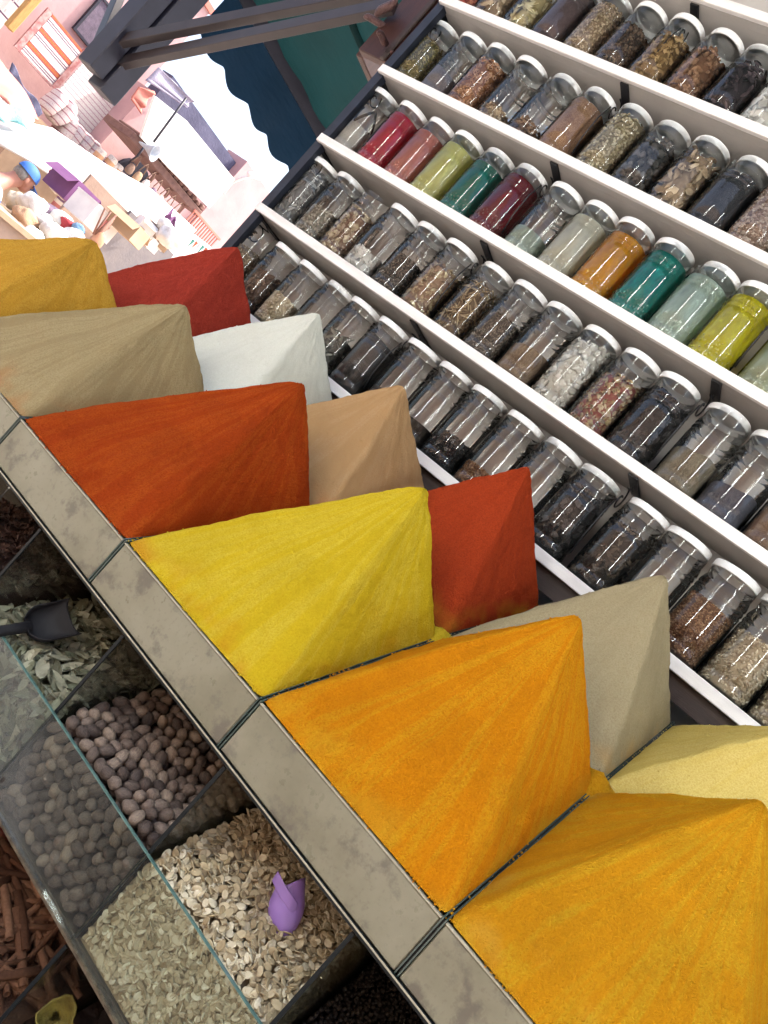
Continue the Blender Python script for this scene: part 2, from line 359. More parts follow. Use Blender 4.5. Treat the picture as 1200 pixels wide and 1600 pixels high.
def rots(n, flat=None):
    q = rng.normal(size=(n, 4)); q /= np.linalg.norm(q, axis=1)[:, None]; w, x, y, z = q.T
    return np.stack([np.stack([1 - 2 * (y * y + z * z), 2 * (x * y - z * w), 2 * (x * z + y * w)], 1), np.stack([2 * (x * y + z * w), 1 - 2 * (x * x + z * z), 2 * (y * z - x * w)], 1), np.stack([2 * (x * z - y * w), 2 * (y * z + x * w), 1 - 2 * (x * x + y * y)], 1)], 1)
def onto(nrm, tilt=.35):                       # rotations whose z axis leans along the given normals
    n = len(nrm); z = nrm + rng.normal(size=(n, 3)) * tilt; z /= np.linalg.norm(z, axis=1)[:, None]
    a = rng.normal(size=(n, 3)); x = np.cross(a, z); x /= np.linalg.norm(x, axis=1)[:, None]; y = np.cross(z, x)
    return np.stack([x, y, z], 2)
def scatter(name, shape, pos, rot, size, mat, jit=.25):
    (TV, TF), s = SHAPES[shape]; n = len(pos)
    sc = size * (1 + rng.uniform(-jit, jit, (n, 1))) * np.array(s) * (1 + rng.uniform(-.12, .12, (n, 3)))
    V = np.einsum('nij,nkj->nki', rot, TV[None] * sc[:, None, :]) + pos[:, None, :]
    F = TF[None] + (np.arange(n) * len(TV))[:, None, None]
    rnd = np.repeat(rng.uniform(0, 1, n), len(TV))
    return mesh_np(name, V.reshape(-1, 3), F.reshape(-1, TF.shape[1]), mat, shape not in ('chunk',), rnd)
# ------------------------------------------------------------------ spice pyramids
def pyramid(name, label, j, row, apex, mat, seed, curl=0.0):
    x0, x1 = DX[j] + .0016, DX[j + 1] - .0016
    y0, y1 = (YT + .011, YM - .012) if row == 0 else (YM + .010, YB - .006)
    if row == 0: y0 = YT + .0015
    aX, aY, aZ = apex
    K, n = 54, 40
    def corner(X, Y): return (sk(X, Y), Y)
    cs = [corner(x0, y0), corner(x1, y0), corner(x1, y1), corner(x0, y1)]
    V, st = [], []
    tot = 4 * n
    for k in range(K + 1):
        t = k / K
        sh = t ** 1.10
        e = .055; zt = 1 - (math.sqrt((1 - t) ** 2 + e * e) - e) / (math.sqrt(1 + e * e) - e)
        zt = zt ** 1.03
        c = .03 + .22 * t ** 3 + .35 * max(0, (t - .8) / .2) ** 2
        for s in range(tot):
            i, u = divmod(s, n); u /= n
            p = [cs[i][q] * (1 - u) + cs[(i + 1) % 4][q] * u for q in range(2)]
            cx = (x0 + x1) / 2; cy = (y0 + y1) / 2
            dx, dy = (p[0] - cx) / ((x1 - x0) / 2), (p[1] - cy) / ((y1 - y0) / 2)
            L = math.hypot(dx, dy); f = (1 - c) + c * (1 / L) * 1.03 if L > 1 else 1
            px, py = cx + (p[0] - cx) * f, cy + (p[1] - cy) * f
            X = px * (1 - sh) + aX * sh; Y = py * (1 - sh) + aY * sh
            Z = (basez(py) + .001) * (1 - zt) + aZ * zt
            V.append(W(X, Y, Z)); ang = math.atan2(dy, dx)
            wob = noise.noise(Vector((X * 9 + seed, Y * 9, Z * 9))) * .5; st.append((math.cos(ang) * 5.5 + seed + wob, math.sin(ang) * 5.5, (1 - t) * 1.1 + seed * .37 + wob))
    A_ = np.array([tuple(v) for v in V]).reshape(K + 1, tot, 3)
    for k in range(K + 1):
        for _ in range(int(1 + 7 * min(1, k / K * 3))): A_[k] = .25 * np.roll(A_[k], 1, 0) + .5 * A_[k] + .25 * np.roll(A_[k], -1, 0)
    V = [Vector(v) for v in A_.reshape(-1, 3)]
    F = []
    for k in range(K):
        for s in range(tot):
            F.append((k * tot + s, k * tot + (s + 1) % tot, (k + 1) * tot + (s + 1) % tot, (k + 1) * tot + s))
    F.append(tuple(range(K * tot, (K + 1) * tot)))
    loc = W((x0 + x1) / 2, (y0 + y1) / 2, basez((y0 + y1) / 2))
    me = mesh(name, [v - loc for v in V], F, mat, True)
    if me.polygons[0].normal.dot(Vector((0, -1, .5))) < 0: me.flip_normals()
    a = me.attributes.new('streak', 'FLOAT_VECTOR', 'POINT'); a.data.foreach_set('vector', np.array(st, np.float32).ravel())
    sp = []
    for idx, v in enumerate(V):                # dust of the neighbouring spice carried over at the foot
        t = (idx // tot) / K; f = max(0, 1 - t / .16); q = noise.fractal(Vector(v) * 22 + Vector((seed, 0, 0)), 1, 2, 4)
        sp.append(min(.5, max(0, f * .6 * (q + .12))))
    a2 = me.attributes.new('spill', 'FLOAT', 'POINT'); a2.data.foreach_set('value', np.array(sp, np.float32))
    off = Vector((seed * 3.1, seed * 1.7, 0))
    nor = [v.normal.copy() for v in me.vertices]
    for idx, v in enumerate(me.vertices):
        k = idx // tot; t = k / K
        p = v.co + off; w = min(1, t * 12)
        d = noise.fractal(p * 13, 1, 2, 3) * .0035 + noise.fractal(Vector(st[idx]) * 1.3, 1, 2, 3) * .0008 + noise.fractal(p * 90, 1, 2, 3) * .0012
        if t > .93: d += noise.noise(p * 60) * .003
        v.co += nor[idx] * (d * (.25 + .75 * w))
    me.update()
    o = link(name, me); o.location = loc
    n_g = 300; P0 = []
    for q in range(n_g):                       # crumbs fallen round the foot and resting on the slopes
        if random.random() < .45:
            s_ = (int(random.gauss(random.choice([.12, .5, .8, 1.05, 1.4, 1.9]), .06) * n) % tot); c = A_[0][int(s_) % tot] - np.array(loc); P0.append(c * (1 + abs(random.gauss(0, .012))) + np.array([random.gauss(0, .0015), random.gauss(0, .0015), .0008]))
        else:
            k = int(random.random() ** 1.5 * K); v = me.vertices[k * tot + random.randrange(0, 2 * n)]; P0.append(np.array(v.co) + np.array(v.normal) * .0004)
    cr = scatter('crumbs', 'chunk', np.array(P0), rots(n_g), .00085, mat, .7); tag(link('crumbs', cr, o), kind='stuff')
    return tag(o, label, 'spice pile', 'spice pyramids')
P_ = {
 'must': powder('mustard_powder', (.47, .255, .03), (.52, .31, .05), (.35, .17, .018), .5, .7),
 'dred': powder('dark_red_powder', (.33, .040, .024), (.36, .05, .028), (.22, .022, .013), .4, .9),
 'tan': powder('tan_powder', (.32, .245, .125), (.41, .33, .18), (.28, .205, .095), .6, .9, (.50, .13, .015)),
 'white': powder('white_powder', (.57, .57, .49), (.61, .61, .53), (.50, .495, .41), .4, .35),
 'red': powder('orange_red_powder', (.40, .057, .008), (.50, .10, .012), (.30, .036, .005), .6, 1.3),
 'brown': powder('light_brown_powder', (.35, .215, .10), (.39, .255, .135), (.34, .195, .085), .6, .45, (.45, .10, .015)),
 'yellow': powder('yellow_powder', (.63, .45, .018), (.68, .54, .07), (.52, .35, .010), .5, 1.05, (.50, .13, .01)),
 'red2': powder('brick_red_powder', (.36, .045, .012), (.39, .056, .014), (.24, .027, .008), .4, 1.0, (.55, .33, .02)),
 'orange': powder('orange_powder', (.70, .255, .006), (.70, .36, .014), (.58, .18, .004), .8, 1.2, (.60, .40, .03)),
 'beige': powder('beige_powder', (.31, .255, .15), (.35, .295, .18), (.25, .20, .11), .4, .6, (.52, .25, .03)),
 'orange2': powder('golden_orange_powder', (.70, .31, .010), (.68, .40, .02), (.60, .235, .007), .85, 1.3, (.60, .43, .08)),
 'pale': powder('pale_yellow_powder', (.58, .44, .12), (.62, .50, .18), (.46, .32, .07), .6, .6, (.50, .33, .05)),
}
def ctr(j): return (DX[j] + DX[j + 1]) / 2
FR = [('mustard_spice_pyramid', 'mustard yellow spice pyramid at the far left end of the front row', 6, (1.400, 1.016, .022), 'must'),
      ('tan_spice_pyramid', 'tan spice pyramid between the mustard and orange-red pyramids in the front row', 5, (1.112, 1.032, .040), 'tan'),
      ('orange_red_spice_pyramid', 'bright orange-red paprika pyramid in the front row, left of the yellow one', 4, (.811, 1.057, .070), 'red'),
      ('yellow_spice_pyramid', 'bright yellow spice pyramid in the middle of the front row', 3, (.509, 1.060, .068), 'yellow'),
      ('orange_spice_pyramid', 'bright orange turmeric pyramid in the front row with smooth streaks', 2, (.208, 1.067, .067), 'orange'),
      ('golden_spice_pyramid', 'golden orange spice pyramid at the bottom right corner, largest in view', 1, (-.093, 1.070, .040), 'orange2'),
      ('ochre_spice_pyramid', 'ochre spice pyramid beyond the bottom right corner of the front row', 0, (-.395, 1.06, .05), 'must')]
BK = [('dark_red_spice_pyramid', 'dark red spice pyramid in the back row beside the far end of the jar rack', 6, (1.408, 1.305, .236), 'dred'),
      ('white_spice_pyramid', 'off-white powder pyramid in the back row behind the orange-red one', 5, (1.106, 1.316, .226), 'white'),
      ('light_brown_spice_pyramid', 'light brown spice pyramid in the back row behind the yellow one', 4, (.805, 1.290, .209), 'brown'),
      ('brick_red_spice_pyramid', 'brick red spice pyramid in the back row between the brown and beige ones', 3, (.504, 1.315, .232), 'red2'),
      ('beige_spice_pyramid', 'beige spice pyramid in the back row behind the orange one', 2, (.203, 1.345, .232), 'beige'),
      ('pale_yellow_spice_pyramid', 'pale yellow spice pyramid in the back row at the right edge', 1, (-.098, 1.30, .175), 'pale'),
      ('rust_spice_pyramid', 'rust spice pyramid in the back row, past the right edge', 0, (-.40, 1.30, .2), 'red2')]
for q, (nm, lb, j, ap, mt) in enumerate(FR): pyramid(nm, lb, j, 0, ap, P_[mt], q * 2.3 + 1)
for q, (nm, lb, j, ap, mt) in enumerate(BK): pyramid(nm, lb, j, 1, ap, P_[mt], q * 1.9 + 31)

def heap(name, label, X, Y, r, h, mat, seed):
    V = [W(X, Y, basez(Y) + h)]; nr, ns = 10, 40
    for i in range(1, nr + 1):
        for k in range(ns):
            a = 2 * math.pi * k / ns; rr = r * i / nr * (1 + .35 * noise.noise(Vector((math.cos(a) * 1.5 + seed, math.sin(a) * 1.5, seed))))
            y = Y + rr * math.sin(a); V.append(W(X + rr * math.cos(a), y, basez(y) + h * (1 - i / nr) ** 1.3 - .001 + .0012 * noise.noise(Vector((rr * 200, a * 5, seed)))))
    F = [(0, 1 + (k + 1) % ns, 1 + k) for k in range(ns)] + [(1 + i * ns + k, 1 + i * ns + (k + 1) % ns, 1 + (i + 1) * ns + (k + 1) % ns, 1 + (i + 1) * ns + k) for i in range(nr - 1) for k in range(ns)]
    o = obj(name, V, F, mat, None, True); tag(o, label, 'powder', 'spilled powder in the bin joints')
heap('spilled_powder', 'yellow powder spilled over the glass corner between the orange and pale yellow piles', .062, YM - .006, .040, .022, P_['orange2'], 3)
heap('spilled_powder', 'pale powder spilled at the foot of the beige pile by the corner', .070, YM + .03, .024, .010, P_['beige'], 8)
heap('spilled_powder', 'powder spilled in the joint behind the yellow pile', .362, YM - .004, .034, .014, P_['yellow'], 5)
heap('spilled_powder', 'orange-red powder spilled in the joint behind the orange-red pile', .664, YM - .004, .030, .014, P_['red'], 11)

# ------------------------------------------------------------------ jar rack
SH = [z * YR for z in (.102, .2704, .4370, .6035, .770, .9365)]      # shelf upper edges, bottom to top
RX0, RX1 = -1.6, 1.656
rack = empty('jar_rack', W(.6, YR, -CZ)); tag(rack, 'tall white jar rack with black iron scroll brackets behind the spices', 'rack')
YK = 1.632
for z in SH:
    sb_ = box('shelf_board', W(RX0, YR + .0225, z - .0225), W(1.6735, YK - .001, z), M['beige_panel'], rack)
    box('shelf_lip', W(RX0, YR - .012, z - .0230), W(RX1 + .002, YR - .0005, z + .0006), M['white_board'], sb_, .001)
    box('shelf_front', W(RX0, YR, z - .0225), W(1.6405, YR + .0222, z), M['beige_panel'], sb_)
box('back_panel', W(RX0, YK, -CZ), W(1.69, YK + .02, SH[-1] + .95), M['beige_panel'], rack)  # back and top panels rise out of view to keep sun off the spices
box('top_panel', W(RX0, YR + .03, SH[-1] + .0005), W(RX1, YR + .045, SH[-1] + .95), M['beige_panel'], rack)
box('end_post', W(1.641, YR + .001, -CZ), W(1.668, YR + .022, SH[-1] + .95), M['navy'], rack)
box('end_panel', W(1.674, YR + .0225, -CZ), W(1.688, YK - .002, SH[-1] + .95), M['white_board'], rack)
# open base under the lowest shelf
box('base_rail', W(RX0, YR + .004, SH[0] - .064), W(1.602, YR + .016, SH[0] - .0235), M['dark_wood'], rack)
def scroll(X):
    pts = []
    for k in range(30):                       # spiral scroll hanging under the shelf between two jars
        t = k / 29 * 2.3 * math.pi; r = .006 + .024 * k / 29
        pts.append((math.cos(t + 1.2) * r, math.sin(t + 1.2) * r))
    return pts
SPIR = scroll(0)
for X in (1.655, 1.036, .400, -.232, -.86):
    for s, z in enumerate(SH[1:]):
        bb_ = box('bracket_bar', W(X - .011, YR + .002, z - .0275), W(X + .011, YK - .002, z - .0232), M['iron'], rack)
        c0 = W(X, YR + .048, z - .068)
        tube('scroll', [c0 + Vector((0, a, b_)) for a, b_ in SPIR] + [c0 + Vector((0, .031, .034)), c0 + Vector((0, .012, .0395))], .0019, M['iron'], bb_, 6)
        tube('scroll_stem', [c0 + Vector((0, -.024, -.008)), c0 + Vector((0, -.034, -.05)), c0 + Vector((0, -.030, -.11)), c0 + Vector((0, -.015, -.150))], .0018, M['iron'], bb_, 6)

PROF = [(.001, .006), (.030, .005), (.0425, .002), (.0470, .007), (.0484, .013), (.0486, .026), (.0468, .029), (.0486, .032), (.0488, .06), (.0488, .118), (.0486, .132), (.0466, .135), (.0486, .138), (.0484, .144), (.0462, .147), (.0484, .150), (.0480, .156), (.0462, .164), (.0446, .169), (.0434, .1715), (.0450, .1735), (.0434, .1755), (.0450, .1775), (.0434, .1795), (.0450, .1815), (.0434, .1835), (.0448, .1855), (.0436, .188), (.0436, .197)]
JV, JF = lathe_vf([(r * 1.065, z) for r, z in PROF], 36); JAR_ME = mesh('jar_body', JV, JF, M['pet'], True)
LP = [(.0445, .1875), (.0478, .1875), (.0482, .189), (.0482, .2005), (.0472, .2025), (.044, .2032), (.0435, .2027), (.0001, .2027)]
LV, LF = lathe_vf(LP, 36); LID_ME = mesh('lid', LV, LF, M['lid'], True)
for p in LID_ME.polygons: p.use_smooth = True
def grainmat(key, cols, rough=.75, spec=.25):
    k = 'g_' + key
    if k not in M:
        n = len(cols); M[k] = byrnd(key + '_pieces', [(i / (n - 1), c) for i, c in enumerate(cols)], rough, 'attr', 400, .25, .0005, spec, 120)
    return M[k]
def finemat(key, cols):
    k = 'f_' + key
    if k not in M:
        mt, nt, b = newmat(key + '_fine'); v = mapping(nt); n = noisetex(nt, v, 520, 2, .7); n2 = noisetex(nt, v, 26, 3)
        ad = N(nt, 'ShaderNodeMath', operation='MULTIPLY_ADD'); nt.links.new(n2, ad.inputs[0]); ad.inputs[1].default_value = .35; nt.links.new(n, ad.inputs[2])
        nt.links.new(ramp(nt, ad.outputs[0], [(.45, cols[0]), (.66, cols[1]), (.88, cols[2])]), b.inputs['Base Color'])
        setin(b, Roughness=.9); nt.links.new(bump(nt, n, .8, .0015), b.inputs['Normal']); M[k] = mt
    return M[k]
def liquidmat(key, c, deep):
    k = 'l_' + key
    if k not in M:
        mt, nt, b = newmat(key + '_liquid'); v = mapping(nt, (1, 1, .35)); n = noisetex(nt, v, 70, 3)
        col = ramp(nt, n, [(.3, deep), (.7, c)])
        nt.links.new(col, b.inputs['Base Color']); setin(b, Roughness=.3)
        sat = [max(.02, x) ** .55 for x in c]; sat = [x / max(sat) for x in sat]
        tr = N(nt, 'ShaderNodeBsdfTransparent'); tr.inputs[0].default_value = rgba(sat); tl = N(nt, 'ShaderNodeBsdfTranslucent'); nt.links.new(col, tl.inputs[0])
        m1 = N(nt, 'ShaderNodeMixShader'); m1.inputs[0].default_value = .5; nt.links.new(b.outputs[0], m1.inputs[1]); nt.links.new(tl.outputs[0], m1.inputs[2])
        m2 = N(nt, 'ShaderNodeMixShader'); nt.links.new(m1.outputs[0], m2.inputs[1]); nt.links.new(tr.outputs[0], m2.inputs[2])
        mr = N(nt, 'ShaderNodeMapRange'); setin(mr, From_Min=.3, From_Max=.7, To_Min=.05, To_Max=.28); nt.links.new(noisetex(nt, mapping(nt, (1, 1, .6)), 30, 3), mr.inputs[0]); nt.links.new(mr.outputs[0], m2.inputs[0])
        nt.links.new(m2.outputs[0], nt.nodes['Material Output'].inputs[0])
        M[k] = mt
    return M[k]
def core(name, r, z0, z1, mat, parent, wav=.004, seed=0, tilt=0.0):
    n = 28; V = []; prof = [(0.0005, z0), (r * .93, z0), (r, z0 + .006), (r, None), (r * .6, None), (.0005, None)]
    for q, (rr, z) in enumerate(prof):
        for k in range(n):
            t = 2 * math.pi * k / n; x, y = rr * math.cos(t), rr * math.sin(t)
            zz = z if z is not None else z1 + wav * noise.noise(Vector((x * 40 + seed, y * 40, seed))) + tilt * x
            V.append((x, y, zz))
    F = [(i * n + k, i * n + (k + 1) % n, (i + 1) * n + (k + 1) % n, (i + 1) * n + k) for i in range(len(prof) - 1) for k in range(n)]
    return link(name, mesh(name, V, F, mat, True), parent)
def fill_jar(j, kind, key, cols, h, size=.004, seed=0):
    z1 = .006 + h
    if kind in ('fine', 'liquid'):
        mt = finemat(key, cols) if kind == 'fine' else liquidmat(key, *cols)
        co_ = core('contents', .0478 if z1 < .165 else .0462, .007, z1, mt, j, .005 if kind == 'fine' else .0006, seed, rng.uniform(-.18, .18) if kind == 'fine' else 0)
        if kind == 'liquid':
            c_ = [min(.8, x * .8 + .10) for x in cols[0]]; ns = 260; th = rng.uniform(-math.pi - .6, .6, ns); zz = .010 + .045 * rng.uniform(0, 1, ns) ** 2.2
            me = scatter('crystals', 'chunk', np.stack([.0470 * np.cos(th), .0470 * np.sin(th), zz], 1), rots(ns), .0019, grainmat(key + '_crystal', [c_, [x * .7 for x in c_], [min(.85, x * 1.3) for x in c_]]), .5)
            tag(link('crystals', me, co_), kind='stuff')
        return
    mt = grainmat(key, cols)
    tilt = rng.uniform(-.2, .2)
    r_in = .0475 - size * .45
    co_ = core('contents', r_in - size * .35, .008, z1 - size * .6, mt, j, .004, seed, tilt)
    area = size * size * {'grain': 1.7, 'ball': 2.9, 'bean': 2.2, 'flake': 1.5, 'leaf': 1.3, 'stick': .32, 'chunk': 2.3, 'ring': 2.3, 'cowrie': 2.0}[kind]
    ns = int(min(1500, r_in * 4.4 * h / area)); nt_ = int(min(500, math.pi * r_in ** 2 / area))
    th = rng.uniform(-math.pi - .62, .62, ns)                    # side that faces out of the rack, and round the flanks
    zz = rng.uniform(.007 + size * .4, z1, ns)
    rr = r_in + rng.uniform(-size * .35, size * .12, ns)
    pos = np.stack([rr * np.cos(th), rr * np.sin(th), zz], 1); pos[:, 2] = np.minimum(pos[:, 2], z1 + tilt * pos[:, 0])
    nr = np.stack([np.cos(th), np.sin(th), np.zeros(ns)], 1)
    t2 = rng.uniform(0, 2 * math.pi, nt_); r2 = r_in * np.sqrt(rng.uniform(0, 1, nt_))
    p2 = np.stack([r2 * np.cos(t2), r2 * np.sin(t2), z1 + rng.normal(0, size * .35, nt_)], 1); p2[:, 2] += tilt * p2[:, 0]
    n2 = np.tile([0, 0, 1.], (nt_, 1))
    rot = onto(np.concatenate([nr, n2]), .45)
    me = scatter('pieces', kind, np.concatenate([pos, p2]), rot, size, mt)
    V = np.empty(len(me.vertices) * 3, np.float32); me.vertices.foreach_get('co', V); V = V.reshape(-1, 3)
    rad = np.hypot(V[:, 0], V[:, 1]); f = np.minimum(1, (.0492 - .006 * np.clip((V[:, 2] - .15) / .03, 0, 1)) / np.maximum(rad, 1e-6)); V[:, :2] *= f[:, None]; V[:, 2] = np.clip(V[:, 2], .0065, .176)
    me.vertices.foreach_set('co', V.ravel()); me.update()
    tag(link('pieces', me, co_), kind='stuff')
ORD = ['first', 'second', 'third', 'fourth', 'fifth', 'sixth', 'seventh', 'eighth', 'ninth', 'tenth', 'eleventh', 'twelfth', 'thirteenth', 'fourteenth', 'fifteenth', 'sixteenth', 'seventeenth', 'eighteenth', 'nineteenth', 'twentieth', 'twenty-first']
SHN = {4: 'top shelf', 3: 'second shelf down', 2: 'third shelf down', 1: 'fourth shelf down', 0: 'lowest shelf'}
BLK = [(.008, .007, .008), (.02, .018, .02), (.05, .045, .048)]
DGR = [(.03, .028, .028), (.07, .065, .062), (.14, .13, .125)]
DBR = [(.035, .02, .014), (.08, .05, .034), (.16, .105, .07)]
BRN = [(.09, .05, .03), (.17, .10, .06), (.28, .18, .11)]
TAN = [(.20, .14, .085), (.36, .27, .17), (.52, .42, .29)]
CRM = [(.38, .31, .20), (.55, .47, .33), (.68, .60, .46)]
GRY = [(.10, .11, .115), (.19, .205, .21), (.32, .335, .33)]
WHT = [(.42, .42, .39), (.58, .58, .55), (.75, .75, .72)]
OLV = [(.09, .075, .02), (.18, .145, .045), (.30, .25, .10)]
RUS = [(.12, .05, .02), (.22, .11, .05), (.36, .21, .11)]
MIX_ = [(.20, .05, .04), (.42, .33, .16), (.10, .06, .05), (.50, .42, .28), (.25, .10, .08)]
XB = [1.042, .972, .905, .838, .770, .703, .630, .563, .496, .429, .362, .296, .219, .155, .087, .020, -.047]
X0R = [1.062, .996, .930, .863, .797, .730, .665, .599, .533, .467]
ROWS = {
 4: (X0R, [('flake', 'red_pepper', [(.25, .03, .02), (.42, .06, .04), (.5, .2, .1)], .15, .010, 'red dried peppers'), ('flake', 'beige_slice', TAN, .15, .010, 'beige dried slices'), ('leaf', 'pale_pod', [(.30, .25, .12), (.45, .40, .22), (.58, .52, .33)], .15, .016, 'pale dried pods'),
      ('fine', 'purple_brown', [(.045, .026, .028), (.06, .035, .037), (.08, .05, .05)], .165, 0, 'purple-brown powder'), ('grain', 'beige_seed', TAN, .16, .0042, 'small beige seeds'), ('ball', 'dark_seed', DBR, .13, .0035, 'dark brown seeds'),
      ('flake', 'golden', [(.16, .09, .03), (.30, .19, .075), (.46, .32, .15)], .14, .008, 'golden brown curls'), ('bean', 'hazel', [(.13, .06, .03), (.22, .115, .06), (.33, .19, .11)], .14, .0072, 'brown nuts'), ('leaf', 'black_purple', [(.015, .01, .014), (.03, .02, .028), (.10, .07, .08)], .15, .012, 'blackish purple petals'), ('chunk', 'chalk', WHT, .10, .010, 'white chalky lumps')]),
 3: (XB[:11], [('leaf', 'olive_herb', OLV, .13, .0042, 'olive green herb'), ('fine', 'lavender', [(.06, .055, .065), (.11, .10, .115), (.19, .17, .19)], .075, 0, 'dark lavender buds'), ('ring', 'orange_ring', [(.20, .08, .03), (.38, .18, .08), (.55, .33, .2)], .15, .0055, 'orange-brown rings'), ('flake', 'pale_bits', TAN, .045, .006, 'a little pale bark'), ('flake', 'brown_star', BRN, .05, .009, 'brown star-shaped pieces at the bottom'), ('fine', 'rust', RUS, .15, 0, 'rust brown seeds'),
      ('grain', 'shaving', [(.22, .18, .10), (.40, .34, .21), (.56, .50, .35)], .16, .0055, 'pale shavings'), ('ball', 'grey_ball', DGR, .14, .0085, 'dark grey balls'), ('flake', 'tan_chunk', TAN, .16, .013, 'chunky tan flakes'), ('fine', 'black_powder', [(.012, .012, .015), (.02, .02, .025), (.035, .034, .04)], .15, 0, 'black powder'), ('chunk', 'pinkish', [(.22, .14, .10), (.38, .28, .22), (.5, .42, .34)], .16, .0034, 'pinkish grains')]),
 2: (XB[:13], [('band', 'cord', None, .06, 0, 'a coiled black cord'), ('liquid', 'crimson', ((.70, .006, .06), (.58, .005, .045)), .165, 0, 'crimson liquid'), ('liquid', 'salmon', ((.78, .30, .24), (.68, .22, .18)), .150, 0, 'salmon pink liquid'), ('liquid', 'lime', ((.82, .82, .30), (.74, .74, .25)), .160, 0, 'pale lime liquid'), ('liquid', 'teal', ((.003, .27, .20), (.002, .20, .15)), .150, 0, 'deep teal liquid'), ('liquid', 'garnet', ((.28, .005, .022), (.19, .004, .016)), .165, 0, 'dark garnet liquid'),
      ('liquid', 'mint', ((.58, .70, .60), (.48, .58, .50)), .060, 0, 'pale mint crystals at the bottom'), ('liquid', 'cream', ((.84, .83, .68), (.76, .75, .61)), .150, 0, 'cream coloured liquid'), ('liquid', 'amber', ((.90, .46, .006), (.84, .38, .005)), .155, 0, 'orange liquid'), ('liquid', 'turquoise', ((.005, .37, .31), (.003, .27, .22)), .160, 0, 'turquoise green liquid'), ('liquid', 'palemint', ((.62, .78, .67), (.53, .68, .58)), .155, 0, 'cloudy pale mint liquid'), ('liquid', 'lemon', ((.84, .78, .01), (.74, .67, .008)), .165, 0, 'lemon yellow liquid'), ('liquid', 'celery', ((.60, .66, .44), (.5, .56, .36)), .12, 0, 'pale celery green liquid')]),
 1: (XB[:15], [('leaf', 'slate_chip', GRY, .155, .010, 'slate grey leaf chips'), ('grain', 'grey_seed', [(.16, .15, .12), (.28, .26, .21), (.42, .39, .33)], .085, .0052, 'grey-beige seeds'), ('chunk', 'cream_chunk', [(.15, .08, .05), (.40, .32, .20), (.58, .5, .36), (.22, .12, .08)], .13, .0072, 'brown and cream root chunks'), ('chunk', 'cotton', WHT, .05, .009, 'white lumps at the bottom'), ('grain', 'dark_seed2', [(.03, .025, .02), (.075, .062, .05), (.16, .135, .11)], .095, .0038, 'dark brown seeds'), ('flake', 'pink_flake', [(.22, .13, .08), (.40, .30, .18), (.48, .42, .26)], .125, .0075, 'pinkish beige flakes'),
      ('stick', 'straw', [(.14, .09, .045), (.30, .21, .11), (.46, .36, .21)], .135, .024, 'dry straw stalks'), ('leaf', 'herb', [(.06, .048, .038), (.13, .105, .08), (.22, .18, .14)], .10, .0042, 'dark grey-brown herb'), ('fine', 'cumin', [(.10, .065, .035), (.16, .105, .06), (.25, .175, .11)], .075, 0, 'fine brown seeds'), ('cowrie', 'cowrie', [(.42, .41, .36), (.58, .57, .52), (.72, .71, .66)], .16, .0082, 'white cowrie shells'), ('flake', 'potpourri', MIX_, .13, .0068, 'mixed red and cream petals'), ('chunk', 'coal', BLK, .15, .010, 'sooty black lumps'),
      ('fine', 'thyme', [(.10, .085, .055), (.16, .135, .09), (.25, .215, .15)], .085, 0, 'fine grey-brown seeds'), ('fine', 'indigo', [(.03, .033, .05), (.055, .06, .085), (.09, .095, .13)], .065, 0, 'dark indigo powder'), ('fine', 'brown3', BRN, .11, 0, 'coarse brown grounds')]),
 0: (XB[:16], [('grain', 'thyme2', [(.12, .09, .055), (.22, .17, .11), (.34, .28, .19)], .13, .0032, 'small brown seeds'), ('bean', 'almond', [(.05, .026, .015), (.10, .055, .033), (.17, .10, .065)], .11, .0088, 'dark almonds'), ('ball', 'chick', CRM, .085, .0036, 'pale round seeds'), ('chunk', 'ash', GRY, .03, .006, 'a little grey grit at the bottom'), ('leaf', 'rockleaf', [(.05, .055, .05), (.14, .15, .13), (.30, .31, .27)], .10, .012, 'grey-green rocky leaves'), ('fine', 'charcoal', [(.010, .010, .011), (.02, .019, .02), (.05, .045, .042)], .145, 0, 'charcoal black grounds'),
      ('fine', 'soot', BLK, .055, 0, 'a little black powder'), ('fine', 'dregs', [(.02, .016, .012), (.045, .036, .028), (.08, .065, .05)], .045, 0, 'dark dregs at the bottom'), ('grain', 'nigella', BLK, .068, .0030, 'black nigella seeds'), ('grain', 'flax', RUS, .050, .0032, 'rust brown seeds at the bottom'), ('chunk', 'grit', DGR, .03, .004, 'a little dark grit'), ('chunk', 'coal2', BLK + [(.09, .08, .08)], .145, .009, 'coal black chips'),
      ('flake', 'curl', [(.02, .016, .013), (.055, .042, .033), (.13, .10, .07)], .135, .0085, 'dark brown curls'), ('chunk', 'dark_bit', DBR, .045, .006, 'dark bits at the bottom'), ('grain', 'brown_seed', RUS, .115, .0030, 'fine red-brown seeds'), ('grain', 'oat', CRM, .11, .0046, 'pale oat-like grains')]),
}
NOLID = {(1, 2), (0, 0)}
for row in ROWS:                               # the rows run on past the right edge of the view
    xs, items = ROWS[row]; xs = list(xs); items = list(items); n0 = len(items)
    for k in range(4):
        xs.append(xs[-1] - .0668 - (.008 if len(xs) % 6 == 0 else 0)); items.append(items[(k * 5 + 3 * row + 2) % n0])
    ROWS[row] = (xs, items)
